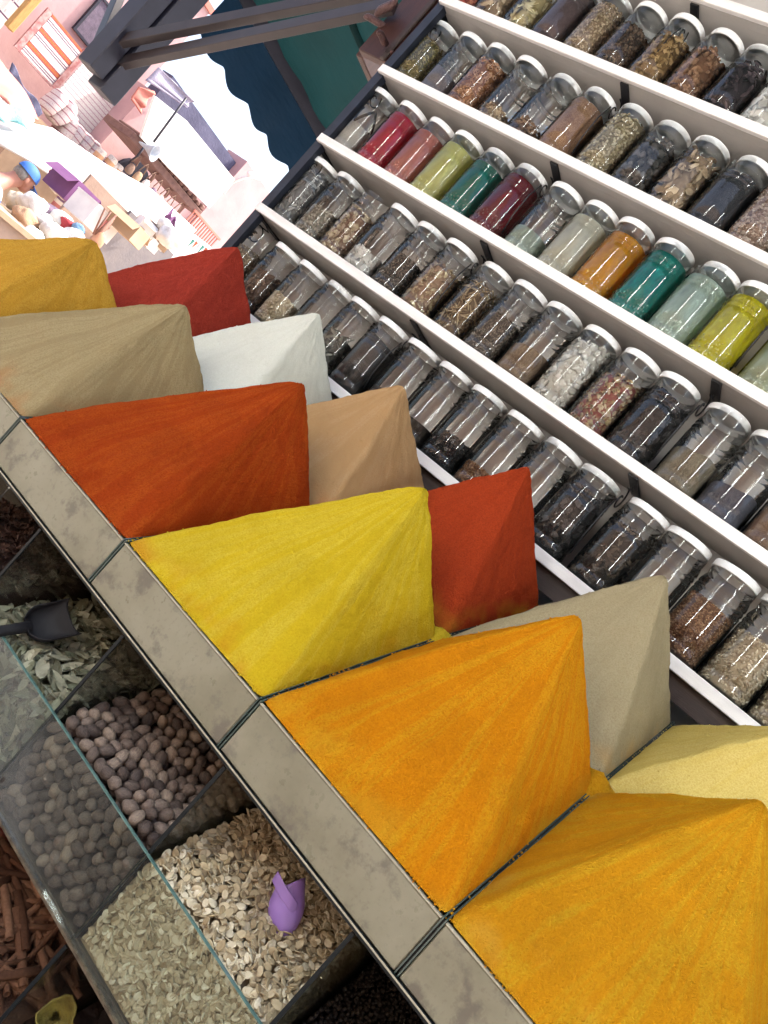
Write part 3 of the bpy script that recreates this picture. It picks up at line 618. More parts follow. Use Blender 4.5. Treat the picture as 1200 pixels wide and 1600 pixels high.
for row, (xs, items) in ROWS.items():
    for i, (xr, it) in enumerate(zip(xs, items)):
        kind, key, cols, h, size, words = it
        jr = empty('spice_jar', W(xr * 1.56, 1.562 + random.uniform(-.004, .004), SH[row] + .0006))
        jr.rotation_euler = (0, 0, random.uniform(-.25, .25))
        lid = (row, i) not in NOLID
        pre = 'jar of ' if lid else 'lidless jar of '
        tag(jr, pre + words + ', ' + ORD[i] + ' on the ' + SHN[row], 'jar', 'jars on the rack')
        link('jar_body', JAR_ME, jr)
        if lid:
            l = link('lid', LID_ME, jr); l.rotation_euler = (random.uniform(-.035, .035), random.uniform(-.035, .035), 0)
        if kind == 'band':
            core('contents', .044, .007, .085, finemat('sand_grey', [(.22, .21, .19), (.32, .31, .28), (.42, .41, .38)]), jr, .006, 3, .1)
            pts = [(.0405 * math.cos(t * 1.1 - 2.6), .0405 * math.sin(t * 1.1 - 2.6), .09 + .055 * abs(((t * 1.3) % 2) - 1)) for t in np.linspace(0, 4.2, 40)]
            V, F = tube_vf(pts, .0035, 6); link('cord', mesh('cord', V, F, M['iron'], True), jr)
        else: fill_jar(jr, kind, key, cols, h * (1.0 + random.uniform(-.03, .03)), size, row * 20 + i)

# clear plastic boxes in the dark base under the lowest shelf
def plastic_box(px, w, h, label):
    p = W(px, 1.56, SH[0] - .30)
    e = empty('plastic_box', p); tag(e, label, 'box', 'plastic boxes under the rack')
    box('tub', p + Vector((-w / 2, -.05, 0)), p + Vector((w / 2, .06, h)), M['pet'], e, .004)
    box('lid', p + Vector((-w / 2 - .004, -.054, h + .001)), p + Vector((w / 2 + .004, .064, h + .012)), M['lid'], e, .003)
    box('contents', p + Vector((-w / 2 + .006, -.043, .004)), p + Vector((w / 2 - .006, .053, h * .6)), finemat('cumin', BRN), e)
box('base_shelf', W(RX0, YR + .02, SH[0] - .313), W(RX1, YK - .002, SH[0] - .302), M['dark_wood'], rack)
plastic_box(.10, .15, .17, 'clear plastic box behind the beige pyramid, under the lowest shelf')
plastic_box(-.065, .15, .19, 'clear plastic box with pale lid behind the pale yellow pyramid')
plastic_box(.42, .15, .15, 'clear plastic box in the gap between brick red and beige pyramids')

# ------------------------------------------------------------------ lower bins: nutmegs, seeds, leaves, spices
def npw(X, Y, Z): return np.stack([-X, Y, Z + CZ], -1)
def surf(x, y, lift=0.0, slope=.45, seed=0):
    return ZP - .010 + lift + slope * (y - YT) + .006 * np.array([noise.noise(Vector((a * 14 + seed, b_ * 14, seed))) for a, b_ in zip(np.atleast_1d(x), np.atleast_1d(y))])
def bed(name, j, mat, lift, slope, seed, front=.010):       # the packed mass under the loose pieces of one bin
    x0, x1 = LX[j] + .004, LX[j + 1] - .004; ny = 12; V = []; yy = np.linspace(YT + front, YL - .006, ny)
    for y in yy:
        for x in (x0, (x0 + x1) / 2, x1): V.append(W(x, y, min(float(surf(x, y, lift, slope, seed)[0]) - .012, ZTB - .012)))
    nb = len(V); V += [W(x, y, ZL) for y in yy for x in (x0, (x0 + x1) / 2, x1)]
    F = []
    for i in range(ny - 1):
        for k in range(2):
            a = i * 3 + k; F.append((a, a + 1, a + 4, a + 3))
    F += [(0, nb, nb + 1, 1), (1, nb + 1, nb + 2, 2)]
    for i in range(ny - 1): F += [(i * 3, i * 3 + 3, nb + i * 3 + 3, nb + i * 3), (i * 3 + 2, nb + i * 3 + 2, nb + i * 3 + 5, i * 3 + 5)]
    o = obj(name, V, F, mat, None, True); return o
def spots(j, pitch, lift, slope, seed, depth=.27, pad=None, jit=.18, pane=True):
    """positions and outward normals on the heap and behind the glass front"""
    pad = pitch * .5 if pad is None else pad
    x0, x1 = LX[j] + .003 + pad, LX[j + 1] - .003 - pad
    P, Nn = [], []
    nx = max(2, int((x1 - x0) / pitch) + 1); rows = int(depth / (pitch * .88))
    for r in range(rows):
        for k in range(nx):
            x = x0 + (x1 - x0) * (k + (.5 if r % 2 else 0)) / (nx - .5); y = YT + .006 + pad + r * pitch * .86
            x += rng.normal(0, pitch * jit); y += abs(rng.normal(0, pitch * jit)); x = min(max(x, x0), x1)
            P.append((x, y, float(surf(x, y, lift, slope, seed)[0]))); Nn.append((0, -slope * .9, .9))
    if pane:
        nz = int((ZP + lift - ZL - .01) / (pitch * .86))
        for r in range(nz):
            for k in range(nx):
                x = x0 + (x1 - x0) * (k + (.5 if r % 2 else 0)) / (nx - .5) + rng.normal(0, pitch * jit * .7); x = min(max(x, x0), x1)
                P.append((x, YT + .001 + pad + abs(rng.normal(0, pitch * jit * .5)), ZL + pad + .004 + r * pitch * .86)); Nn.append((0, -1, .2))
    P = np.array(P); ok = P[:, 2] < ZTB - .012
    P = P[ok]; Nn = np.array(Nn)[ok]; return npw(P[:, 0], P[:, 1], P[:, 2]), Nn / np.linalg.norm(Nn, axis=1)[:, None]
def lonely(name, me_list, pos, rot, size, label, cat, group, jit=.12):
    for i in range(len(pos)):
        o = link(name, me_list[i % len(me_list)])
        s = size * (1 + random.uniform(-jit, jit)); o.matrix_world = Matrix.Translation(Vector(pos[i])) @ Matrix(rot[i].tolist()).to_4x4() @ Matrix.Scale(s, 4)
        tag(o, label, cat, group)
# nutmegs
def nut_mat():
    mt, nt, b = newmat('nutmeg'); f = N(nt, 'ShaderNodeObjectInfo').outputs['Random']
    n = noisetex(nt, mapping(nt, (5, 5, .8)), 1.6, 4, .6); n2 = noisetex(nt, mapping(nt), 2.2, 3)
    ad = N(nt, 'ShaderNodeMath', operation='MULTIPLY_ADD'); nt.links.new(n, ad.inputs[0]); ad.inputs[1].default_value = 1.1; nt.links.new(f, ad.inputs[2])
    ad2 = N(nt, 'ShaderNodeMath', operation='MULTIPLY_ADD'); nt.links.new(n2, ad2.inputs[0]); ad2.inputs[1].default_value = .5; nt.links.new(ad.outputs[0], ad2.inputs[2])
    sb = N(nt, 'ShaderNodeMath', operation='SUBTRACT'); nt.links.new(ad2.outputs[0], sb.inputs[0]); sb.inputs[1].default_value = .8
    nt.links.new(ramp(nt, sb.outputs[0], [(0, (.04, .026, .02)), (.35, (.10, .071, .055)), (.7, (.165, .122, .095)), (1, (.27, .205, .15))]), b.inputs['Base Color'])
    setin(b, Roughness=.62); nt.links.new(bump(nt, n, .9, .0012), b.inputs['Normal']); return mt
M['nut'] = nut_mat()
M['nut_attr'] = byrnd('nutmeg_heap', [(0, (.10, .075, .068)), (.5, (.18, .14, .125)), (1, (.28, .225, .2))], .6, 'attr', 300, .4, .001, .3, 90)
def nut(seed):
    V, F = ell(14, 10); V = V.copy()
    for v in V:
        a = math.atan2(v[1], v[0]); v *= 1 + .06 * math.sin(a * 6 + seed) * (1 - v[2] ** 2) + .14 * noise.noise(Vector(v * 1.6) + Vector((seed, 0, 0)))
    V[:, 2] *= 1.38
    return mesh_np('nutmeg', V, F, M['nut'], True)
NUTS = [nut(s) for s in (1, 5, 9, 13)]
P, Nn = spots(3, .0168, .006, .45, 4, .26, jit=.15)
lonely('nutmeg', NUTS, P, rots(len(P)), .0082, 'whole brown nutmeg heaped in the glass-fronted bin between leaves and pale seeds', 'nutmeg', 'nutmegs in the bin')
P2, N2 = spots(3, .0185, -.007, .45, 4, .27, pad=.012)
me = scatter('nutmeg_heap', 'ball', P2 + np.array([0, .009, -.002]), rots(len(P2)), .0098, M['nut_attr'], .1)
tag(link('nutmeg_heap', me), 'nutmegs lying under the top layer in the bin', 'nutmegs', kind='stuff')
# pale flat seeds
M['seed'] = byrnd('pale_seed', [(0, (.30, .225, .12)), (.35, (.46, .37, .22)), (.75, (.58, .49, .32)), (1, (.70, .63, .46))], .6, 'obj', 6, .2, .05, .3, 1.2)
M['seed_attr'] = byrnd('pale_seed_heap', [(0, (.31, .24, .14)), (.35, (.47, .39, .25)), (.75, (.60, .52, .36)), (1, (.72, .66, .50))], .6, 'attr', 500, .2, .0005, .3, 150)
def seedme():
    V, F = ell(10, 6); V = V.copy(); V[:, 1] *= .68; V[:, 2] *= .22
    r = np.hypot(V[:, 0], V[:, 1] / .68); V[(r < .55), 2] *= .45; return V, F
SD = seedme(); SHAPES['seed'] = (SD, (1, 1, 1)); SEED_ME = mesh_np('pale_seed', SD[0], SD[1], M['seed'], True)
P, Nn = spots(2, .0092, .005, .46, 8, .26, pad=.006, jit=.35)
top = np.argsort(np.abs(P[:, 1] - .87) + rng.uniform(0, .03, len(P)))[:300]
lonely('pale_seed', [SEED_ME], P[top] + np.array([0, -.001, .0035]), onto(Nn[top], .5), .0062, 'flat pale seed on the heap round the purple scoop', 'seed', 'loose seeds on top of the heap', .2)
rest = np.setdiff1d(np.arange(len(P)), top)
Pa, Na = [P[rest]], [Nn[rest]]
for q in range(3):
    p_, n_ = spots(2, .0098, .005 - .001 * q, .46, 8, .26, pad=.006, jit=.45); Pa.append(p_ + np.array([0, .001 * q, -.0005 * q])); Na.append(n_)
Pa = np.concatenate(Pa); Na = np.concatenate(Na)
me = scatter('seed_heap', 'seed', Pa, onto(Na, .55), .0061, M['seed_attr'], .25)
tag(link('seed_heap', me), 'heap of pale flat seeds filling the bin with the purple scoop', 'seeds', kind='stuff')
tag(bed('seed_bed', 2, M['seed_attr'], .005, .46, 8), 'packed pale seeds deeper in the same bin', 'seeds', kind='stuff')
# bay leaves
M['bay'] = byrnd('bay_leaf', [(0, (.10, .095, .055)), (.35, (.18, .172, .105)), (.7, (.28, .27, .18)), (1, (.38, .365, .26))], .6, 'obj', 5, .2, .05, .35, 1.5)
M['bay_attr'] = byrnd('bay_leaf_heap', [(0, (.09, .10, .06)), (.5, (.18, .19, .12)), (1, (.34, .345, .25))], .65, 'attr', 260, .3, .001, .3, 60)
def leafme(seed):
    n = 9; V = []; F = []; r2 = random.Random(seed); cur = r2.uniform(-.3, .3); cup = r2.uniform(.0, .3)
    for i in range(n):
        t = i / (n - 1); w = .36 * math.sin(math.pi * t) ** .75 * (1 - .15 * t) + .004
        for s in (-1, -.5, 0, .5, 1):
            V.append((2 * t - 1, s * w, cur * (t - .5) ** 2 * 1.4 + cup * (s * w) ** 2 * 2.2 + .05 * math.sin(7 * t + 3 * s + seed)))
    for i in range(n - 1):
        for k in range(4): F.append((i * 5 + k, i * 5 + k + 1, i * 5 + 6 + k, i * 5 + 5 + k))
    return np.array(V), np.array(F)
LEAVES = [mesh_np('bay_leaf', *leafme(s), M['bay'], True) for s in range(6)]
P, Nn = spots(4, .0195, .003, .36, 12, .27, pad=.016, jit=.45)
P3, N3 = spots(4, .034, .008, .36, 12, .2, pad=.016, jit=.5)
P = np.concatenate([P, P3]); Nn = np.concatenate([Nn, N3])
lonely('bay_leaf', LEAVES, P + rng.normal(0, .0015, P.shape), onto(Nn, .30), .0215, 'dry grey-green bay leaf in the bin with the dark scoop', 'leaf', 'bay leaves in the bin', .3)
SHAPES['bay'] = ((lambda vf: (vf[0], vf[1]))(leafme(11)), (1, 1, 1))
p_, n_ = spots(4, .0105, .002, .36, 12, .27, pad=.010, jit=.5)
tag(link('bay_leaf_crumbs', scatter('bay_leaf_crumbs', 'bay', p_, onto(n_, .5), .013, M['bay_attr'], .4)), 'broken bay leaf pieces under the whole leaves', 'leaves', kind='stuff')
tag(bed('bay_leaf_bed', 4, M['bay_attr'], -.003, .36, 12, .034), 'packed bay leaves deeper in the same bin', 'leaves', kind='stuff')
# star anise
M['anise'] = byrnd('star_anise', [(0, (.03, .016, .012)), (.5, (.07, .036, .026)), (1, (.12, .065, .045))], .6, 'obj', 4, .3, .05, .3, 2)
def starme(seed):
    V = [(0, 0, .1), (0, 0, -.1)]; F = []; r2 = random.Random(seed)
    for k in range(8):
        a = 2 * math.pi * k / 8 + r2.uniform(-.1, .1); L = r2.uniform(.8, 1.1); c, s = math.cos(a), math.sin(a); b0 = len(V)
        for rr, w, z in ((.12, .06, 0), (.55, .2, .02), (L, .03, .14)):
            V += [(rr * c - w * s, rr * s + w * c, z + .12), (rr * c, rr * s, z - .14), (rr * c + w * s, rr * s - w * c, z + .12)]
        for q in (0, 3): F += [(b0 + q, b0 + q + 1, b0 + q + 4, b0 + q + 3), (b0 + q + 1, b0 + q + 2, b0 + q + 5, b0 + q + 4)]
        F.append((b0, b0 + 1, 1, 0)); F.append((b0 + 1, b0 + 2, 0, 1))
    return mesh('star_anise', V, F, M['anise'])
STARS = [starme(1), starme(2), starme(3)]
P, Nn = spots(5, .0165, .012, .5, 16, .24, pad=.012, jit=.4)
lonely('star_anise', STARS, P, onto(Nn, .6), .0125, 'dark brown star anise in the bin at the left edge', 'star anise', 'star anise in the bin', .2)
tag(bed('star_anise_bed', 5, M['anise'], .008, .5, 16), 'packed star anise deeper in the left bin', 'star anise', kind='stuff')
# black pepper
M['pepper'] = grainmat('peppercorn', [(.012, .010, .009), (.025, .021, .018), (.05, .042, .036)], .6)
P, Nn = spots(1, .0066, -.075, .42, 20, .30, pad=.004, jit=.25, pane=True)
Pb, Nb = spots(1, .0066, -.079, .42, 20, .30, pad=.004, jit=.35, pane=False)
P = np.concatenate([P, Pb])
tag(link('peppercorns', scatter('peppercorns', 'ball', P, rots(len(P)), .0031, M['pepper'], .15)), 'small black peppercorns filling the dark bin at the bottom edge', 'pepper', kind='stuff')
tag(bed('peppercorn_bed', 1, M['pepper'], -.074, .42, 20), 'packed black peppercorns deeper in the same bin', 'pepper', kind='stuff')

# lower tier: cinnamon, chillies, dried limes (their bins open below the ledge)
def lower_z(y): return -.785 + .45 * (y - YT)
M['cin'] = byrnd('cinnamon_stick', [(0, (.085, .038, .02)), (.4, (.15, .07, .038)), (.75, (.23, .115, .063)), (1, (.33, .185, .11))], .7, 'obj', 60, .4, .01, .2, 14)
def cinme(seed):
    r2 = random.Random(seed); n = 11; V = []; F = []; segs = 5; tw = r2.uniform(-.3, .3)
    for i in range(segs):
        t = i / (segs - 1); x = 2 * t - 1
        for k in range(n):                     # a curled sheet of bark, two rolls meeting
            a = -math.pi * .92 + 2 * math.pi * .92 * k / (n - 1); r = .115 * (1 - .16 * abs(k / (n - 1) - .5) * 2) * (1 + .05 * math.sin(3 * t + seed))
            V.append((x, r * math.cos(a) + .02 * math.sin(2.5 * x + seed), r * math.sin(a) + tw * .1 * x * x))
    m2 = len(V)
    for i in range(segs):
        for k in range(n): v = V[i * n + k]; cy = .02 * math.sin(2.5 * v[0] + seed); cz = tw * .1 * v[0] ** 2; V.append((v[0], cy + (v[1] - cy) * .78, cz + (v[2] - cz) * .78))
    for i in range(segs - 1):
        for k in range(n - 1):
            a = i * n + k; F.append((a, a + 1, a + n + 1, a + n)); F.append((m2 + a, m2 + a + n, m2 + a + n + 1, m2 + a + 1))
    for k in range(n - 1): F.append((k, m2 + k, m2 + k + 1, k + 1)); e = (segs - 1) * n; F.append((e + k, e + k + 1, m2 + e + k + 1, m2 + e + k))
    for i in range(segs - 1): F.append((i * n, (i + 1) * n, m2 + (i + 1) * n, m2 + i * n)); F.append((i * n + n - 1, m2 + i * n + n - 1, m2 + (i + 1) * n + n - 1, (i + 1) * n + n - 1))
    return mesh('cinnamon_stick', V, F, M['cin'], True)
CINS = [cinme(s) for s in range(5)]
pos, rot, siz = [], [], []
for k in range(170):
    x = random.uniform(LX[3] + .035, LX[4] - .03); y = YT + .02 + random.uniform(0, .24)
    a = random.choice([random.uniform(-.5, .5), random.uniform(-.5, .5), random.uniform(.9, 2.2)])
    d = Vector((math.cos(a), math.sin(a) * .9, .42 * math.sin(a) * .9 + random.uniform(-.15, .15))).normalized()
    up = Vector((0, -.4, .9)); sdv = up.cross(d).normalized(); up = d.cross(sdv)
    pos.append(W(x, y, lower_z(y) + .012 + .022 * (k / 170) + random.uniform(-.004, .004))); rot.append(np.array(Matrix((d, sdv, up)).transposed()))
    siz.append(1)
for i in range(len(pos)):
    o = link('cinnamon_stick', CINS[i % 5]); L = random.uniform(.04, .065)
    o.matrix_world = Matrix.Translation(pos[i]) @ Matrix(rot[i].tolist()).to_4x4() @ Matrix.Diagonal((L, random.uniform(.03, .065), random.uniform(.03, .06), 1))
    tag(o, 'curled brown cinnamon stick in the bin at the lower left edge', 'cinnamon stick', 'cinnamon sticks in the bin')
def lbed(name, j, mat, dz, label):
    V = [W(x, y, lower_z(y) + dz) for y in (YT + .006, YL - .006) for x in (LX[j] + .004, LX[j + 1] - .004)] + [W(x, y, -1.08) for y in (YT + .006, YL - .006) for x in (LX[j] + .004, LX[j + 1] - .004)]
    tag(obj(name, V, [(0, 1, 3, 2), (0, 4, 5, 1), (4, 6, 7, 5), (0, 2, 6, 4), (1, 5, 7, 3)], mat), label, name.split('_')[0], kind='stuff')
lbed('cinnamon_bed', 3, finemat('cinnamon_bark', [(.06, .025, .014), (.13, .06, .032), (.20, .10, .055)]), 0, 'packed cinnamon bark under the loose sticks')
M['chili'] = byrnd('dried_chilli', [(0, (.09, .006, .008)), (.5, (.17, .012, .014)), (1, (.24, .03, .02))], .3, 'obj', 30, .5, .02, .5, 8)
for k in range(26):
    x = random.uniform(LX[4] + .02, LX[5] - .02); y = YT + .02 + random.uniform(0, .2); a = random.uniform(0, 6.3); L = random.uniform(.03, .05)
    p = W(x, y, lower_z(y) + .012 + random.uniform(0, .02)); pts = [Vector((math.cos(a) * L * u + .008 * u * u * math.sin(a), math.sin(a) * L * u, .3 * L * u * math.sin(a) + .006 * math.sin(u * 2))) for u in (-1, -.5, 0, .5, 1)]
    V, F = tube_vf(pts, [.004, .0085, .0095, .007, .0015], 8); o = link('dried_chilli', mesh('dried_chilli', V, F, M['chili'], True)); o.location = p
    tag(o, 'wrinkled dark red dried chilli at the left edge beside the cinnamon', 'chilli', 'dried chillies in the bin')
lbed('chilli_bed', 4, M['chili'], 0, 'packed dried chillies under the loose ones')
M['lime'] = byrnd('black_dried_lime', [(0, (.022, .016, .013)), (.5, (.05, .036, .03)), (1, (.10, .07, .05))], .55, 'obj', 30, .6, .02, .4, 10)
M['lime_y'] = plain('yellow_green_rind', (.30, .26, .05), (.12, .09, .02), 60, .6, .6, .004)
LIMES = []
for s in range(3):
    V, F = ell(16, 12); V = V.copy()
    for v in V: v *= 1 + .13 * noise.fractal(Vector(v * 1.8) + Vector((s * 7, 0, 0)), 1, 2, 3)
    LIMES.append(mesh_np('dried_lime', V, F, M['lime'], True))
pos = []
for k in range(60):
    x = random.uniform(LX[2] + .02, LX[3] - .02); y = YT + .025 + random.uniform(0, .24); p = W(x, y, lower_z(y) - .045 + random.uniform(-.004, .012))
    if all((p - q).length > .027 for q in pos): pos.append(p)
lonely('dried_lime', LIMES, [tuple(p) for p in pos], rots(len(pos)), .017, 'wrinkled black dried lime in the bin at the bottom left', 'dried lime', 'dried limes in the bin', .2)
lbed('lime_bed', 2, M['lime'], -.06, 'dark crumbs under the dried limes')
V, F = [], []
for i in range(9):
    for k in range(20):
        th = .25 + i * .16; a = 2 * math.pi * k / 20; rr = 1 + .12 * math.sin(3 * a + i * .3) + .05 * math.sin(7 * a)
        V.append((.022 * math.sin(th) * math.cos(a) * rr, .022 * math.sin(th) * math.sin(a) * rr, -.022 * math.cos(th)))
F = [(i * 20 + k, i * 20 + (k + 1) % 20, (i + 1) * 20 + (k + 1) % 20, (i + 1) * 20 + k) for i in range(8) for k in range(20)] + [tuple(range(20))]
o = obj('split_lime', V, F, M['lime_y'], None, True); o.location = at(90, 1590, Y=YT + .045); o.rotation_euler = (.9, .2, .4)
mo = o.modifiers.new('rind', 'SOLIDIFY'); mo.thickness = .002
tag(o, 'split yellow-green dried rind among the black limes', 'dried lime')

# ------------------------------------------------------------------ scoops
M['purple'] = plain('purple_plastic', (.34, .21, .60), (.31, .185, .56), 10, .35, .05, .001, spec=.5)
M['grey_plastic'] = plain('dark_grey_plastic', (.018, .017, .019), (.012, .0115, .013), 14, .55, .1, .001, spec=.2)
def scoop_shell(name, mat, L, Wd, D, parent, back=True):
    V, F = [], []; nu, nv = 16, 17
    for i in range(nu):
        u = i / (nu - 1); x = L * u
        w = Wd * (1 - .55 * max(0, (.35 - u) / .35) ** 2) * (1 + .06 * max(0, (u - .5) / .5)); d = D * (1 - .8 * max(0, (u - .35) / .65) ** 1.6) * (1 - .35 * max(0, (.2 - u) / .2) ** 2)
        for k in range(nv):
            a = math.pi * k / (nv - 1); c = math.cos(a); s = math.sin(a)
            V.append((x - .10 * L * (s ** 2) * max(0, (u - .6) / .4), w * math.copysign(abs(c) ** .7, c), -d * abs(s) ** .6))
    for i in range(nu - 1):
        for k in range(nv - 1): F.append((i * nv + k, i * nv + k + 1, (i + 1) * nv + k + 1, (i + 1) * nv + k))
    if back: F.append(tuple(range(nv)))
    o = link(name, mesh(name, V, F, mat, True), parent); mo = o.modifiers.new('wall', 'SOLIDIFY'); mo.thickness = .0016; mo.offset = 0
    return o
gs = empty('dark_scoop'); tag(gs, 'dark grey plastic scoop lying on the bay leaves', 'scoop')
scoop_shell('bowl', M['grey_plastic'], .066, .027, .020, gs)
hv, hf = tube_vf([(.006, 0, -.007), (-.02, 0, -.004), (-.06, 0, .0), (-.10, 0, .002)], [.0085, .0075, .0085, .006], 10); link('handle', mesh('handle', hv, hf, M['grey_plastic'], True), gs)
p0 = at(38, 986, Y=YT + .028); p1 = at(118, 970, Y=YT + .085)
xd = (p1 - p0).normalized(); nz = Vector((.25, -.80, .50)); yd = nz.cross(xd).normalized(); nz = xd.cross(yd)
gs.matrix_world = Matrix.Translation(p0 + nz * .018) @ Matrix((xd, yd, nz)).transposed().to_4x4()
ps = empty('purple_scoop'); tag(ps, 'purple plastic scoop stuck in the pale seeds', 'scoop')
# a small cup, belly towards the viewer, with a broad ribbon handle folded back over it
V, F = [], []; nu, nv = 14, 17
for i in range(nu):
    u = i / (nu - 1); z = -.030 + .058 * u; r = .0205 * math.sin(min(1, .12 + u * 1.0) * math.pi * .62) ** .8 * (1 - .25 * max(0, u - .55) / .45)
    for k in range(nv):
        a = math.pi * (-.12 + 1.24 * k / (nv - 1)); V.append((r * math.cos(a) * 1.0, -r * math.sin(a) * .95, z + (.010 * max(0, math.cos(a)) * u ** 3)))
F = [(i * nv + k, i * nv + k + 1, (i + 1) * nv + k + 1, (i + 1) * nv + k) for i in range(nu - 1) for k in range(nv - 1)]
o = link('bowl', mesh('bowl', V, F, M['purple'], True), ps); mo = o.modifiers.new('wall', 'SOLIDIFY'); mo.thickness = .0014
V, F = [], []; path = [(.016, -.012, .004), (.012, -.021, .010), (.003, -.0235, .018), (-.007, -.021, .026), (-.015, -.016, .034), (-.018, -.011, .036), (-.017, -.006, .032), (-.012, -.002, .026)]
for i, p in enumerate(path):
    for s in (-1, 1): V.append((p[0] + s * .0028, p[1], p[2] + s * .0062))
F = [(2 * i, 2 * i + 1, 2 * i + 3, 2 * i + 2) for i in range(len(path) - 1)]
o = link('handle', mesh('handle', V, F, M['purple'], True), ps); mo = o.modifiers.new('wall', 'SOLIDIFY'); mo.thickness = .0016; mo.offset = 0
sb_ = o.modifiers.new('round', 'SUBSURF'); sb_.levels = 1; sb_.render_levels = 2
ps.location = at(446, 1424, Y=YT + .094); ps.rotation_euler = (-.25, -.62, .2); ps.scale = (1.0, 1.0, 1.0)

# ------------------------------------------------------------------ awnings and steel frame
def fabric(name, c, tr, rough=.85):
    mt, nt, b = newmat(name); v = mapping(nt); n = noisetex(nt, v, 3, 5)
    col = ramp(nt, n, [(.3, [x * .75 for x in c]), (.7, c)])
    nt.links.new(col, b.inputs['Base Color']); setin(b, Roughness=rough); b.inputs['Specular IOR Level'].default_value = .2
    t = N(nt, 'ShaderNodeBsdfTranslucent'); nt.links.new(col, t.inputs[0]); mx = N(nt, 'ShaderNodeMixShader'); mx.inputs[0].default_value = tr
    wv = bump(nt, noisetex(nt, v, 900, 1), .15, .001); w2 = bump(nt, noisetex(nt, mapping(nt, (1, .35, 1)), 5, 4), .5, .06, wv); nt.links.new(w2, b.inputs['Normal'])
    nt.links.new(b.outputs[0], mx.inputs[1]); nt.links.new(t.outputs[0], mx.inputs[2]); nt.links.new(mx.outputs[0], nt.nodes['Material Output'].inputs[0]); return mt
M['teal'] = fabric('teal_canvas', (.004, .026, .028), .28)
M['navyc'] = fabric('navy_canvas', (.006, .026, .055), .25)
XV = 3.2
aw = empty('teal_awning', W(XV, 2.5, .31 * XV)); tag(aw, 'dark teal canvas awning with a scalloped navy valance at the end of the rack', 'awning')
V, F = [], []; n = 96; y0_, y1_ = 2.02, 3.6
for i in range(n + 1):
    y = y0_ + (y1_ - y0_) * i / n; sc_ = abs(math.sin((y - y0_) / .205 * math.pi)) ** 1.3
    zb = .316 * XV - .036 * sc_; wv = .012 * math.sin(y * 17)
    for q in range(5): V.append(W(XV + wv * (1 - q / 4), y, zb + (.388 * XV - zb) * q / 4))
F = [(i * 5 + q, (i + 1) * 5 + q, (i + 1) * 5 + q + 1, i * 5 + q + 1) for i in range(n) for q in range(4)]
obj('valance', V, F, M['navyc'], aw, True)
box('seam_band', W(XV + .006, y0_, .384 * XV), W(XV - .006, y1_, .412 * XV), M['steel'], aw)
def sheet(name, rows_, mat, parent, sub=10, sag=.03):
    V, F = [], []; m_ = 20
    for r in range(len(rows_) - 1):
        for s in range(sub + (r == len(rows_) - 2)):
            t = s / sub
            for k in range(m_ + 1):
                u = k / m_; a = rows_[r][0].lerp(rows_[r][1], u); b_ = rows_[r + 1][0].lerp(rows_[r + 1][1], u); p = a.lerp(b_, t); p.z -= sag * math.sin(t * math.pi) + .008 * math.sin(u * 30 + t * 4); V.append(p)
    nr = len(V) // (m_ + 1)
    F = [(i * (m_ + 1) + k, i * (m_ + 1) + k + 1, (i + 1) * (m_ + 1) + k + 1, (i + 1) * (m_ + 1) + k) for i in range(nr - 1) for k in range(m_)]
    return obj(name, V, F, mat, parent, True)
sheet('canopy', [(W(XV, y0_, .403 * XV), W(XV, y1_, .403 * XV)), (W(2.62, y0_ - .35, .528 * 2.62), W(2.62, y1_, .528 * 2.62)), (W(2.0, 1.75, 1.62), W(2.0, y1_, 1.62))], M['teal'], aw)
tube('hem', [W(2.62, y0_ - .35, .528 * 2.62 - .012), W(2.62, y1_, .528 * 2.62 - .012)], .016, M['teal'], aw)
ro = empty('shading_roof', W(.3, .4, 2.2)); tag(ro, 'unseen teal canvas roof added above the spice counter to shape its light', 'awning')  # out of view, added to shade the stall and structure jar reflections
sheet('canopy', [(W(1.95, .05, 2.18), W(1.95, 1.9, 2.3)), (W(-4.2, .05, 2.18), W(-4.2, 1.9, 2.3))], M['teal'], ro, 16, .02)
# steel frame hanging at the end of the rack
fr = empty('steel_awning_frame', W(3.0, 1.74, .51)); tag(fr, 'dark steel awning frame of thick posts and two long braces', 'frame')
ZF = .17 * 3.0
box('post', W(2.96, .553 * 3, ZF), W(3.06, .5755 * 3, 2.3), M['steel'], fr, .004)
box('post', W(2.95, .5785 * 3, ZF - .03), W(3.05, .607 * 3, 2.3), M['steel'], fr, .004)
beam('brace', at(182, 66, X=3.0), at(640, -24, X=1.93), .03, .044, M['brown_steel'], fr)
beam('brace', at(190, 99, X=2.98), at(616, 9, X=1.86), .03, .044, M['brown_steel'], fr)
beam('strut', at(143, 96, X=3.02), at(192, -20, X=3.3), .03, .045, M['steel'], fr)
beam('strut', at(188, 62, X=3.02), at(228, -20, X=3.35), .025, .035, M['steel'], fr)
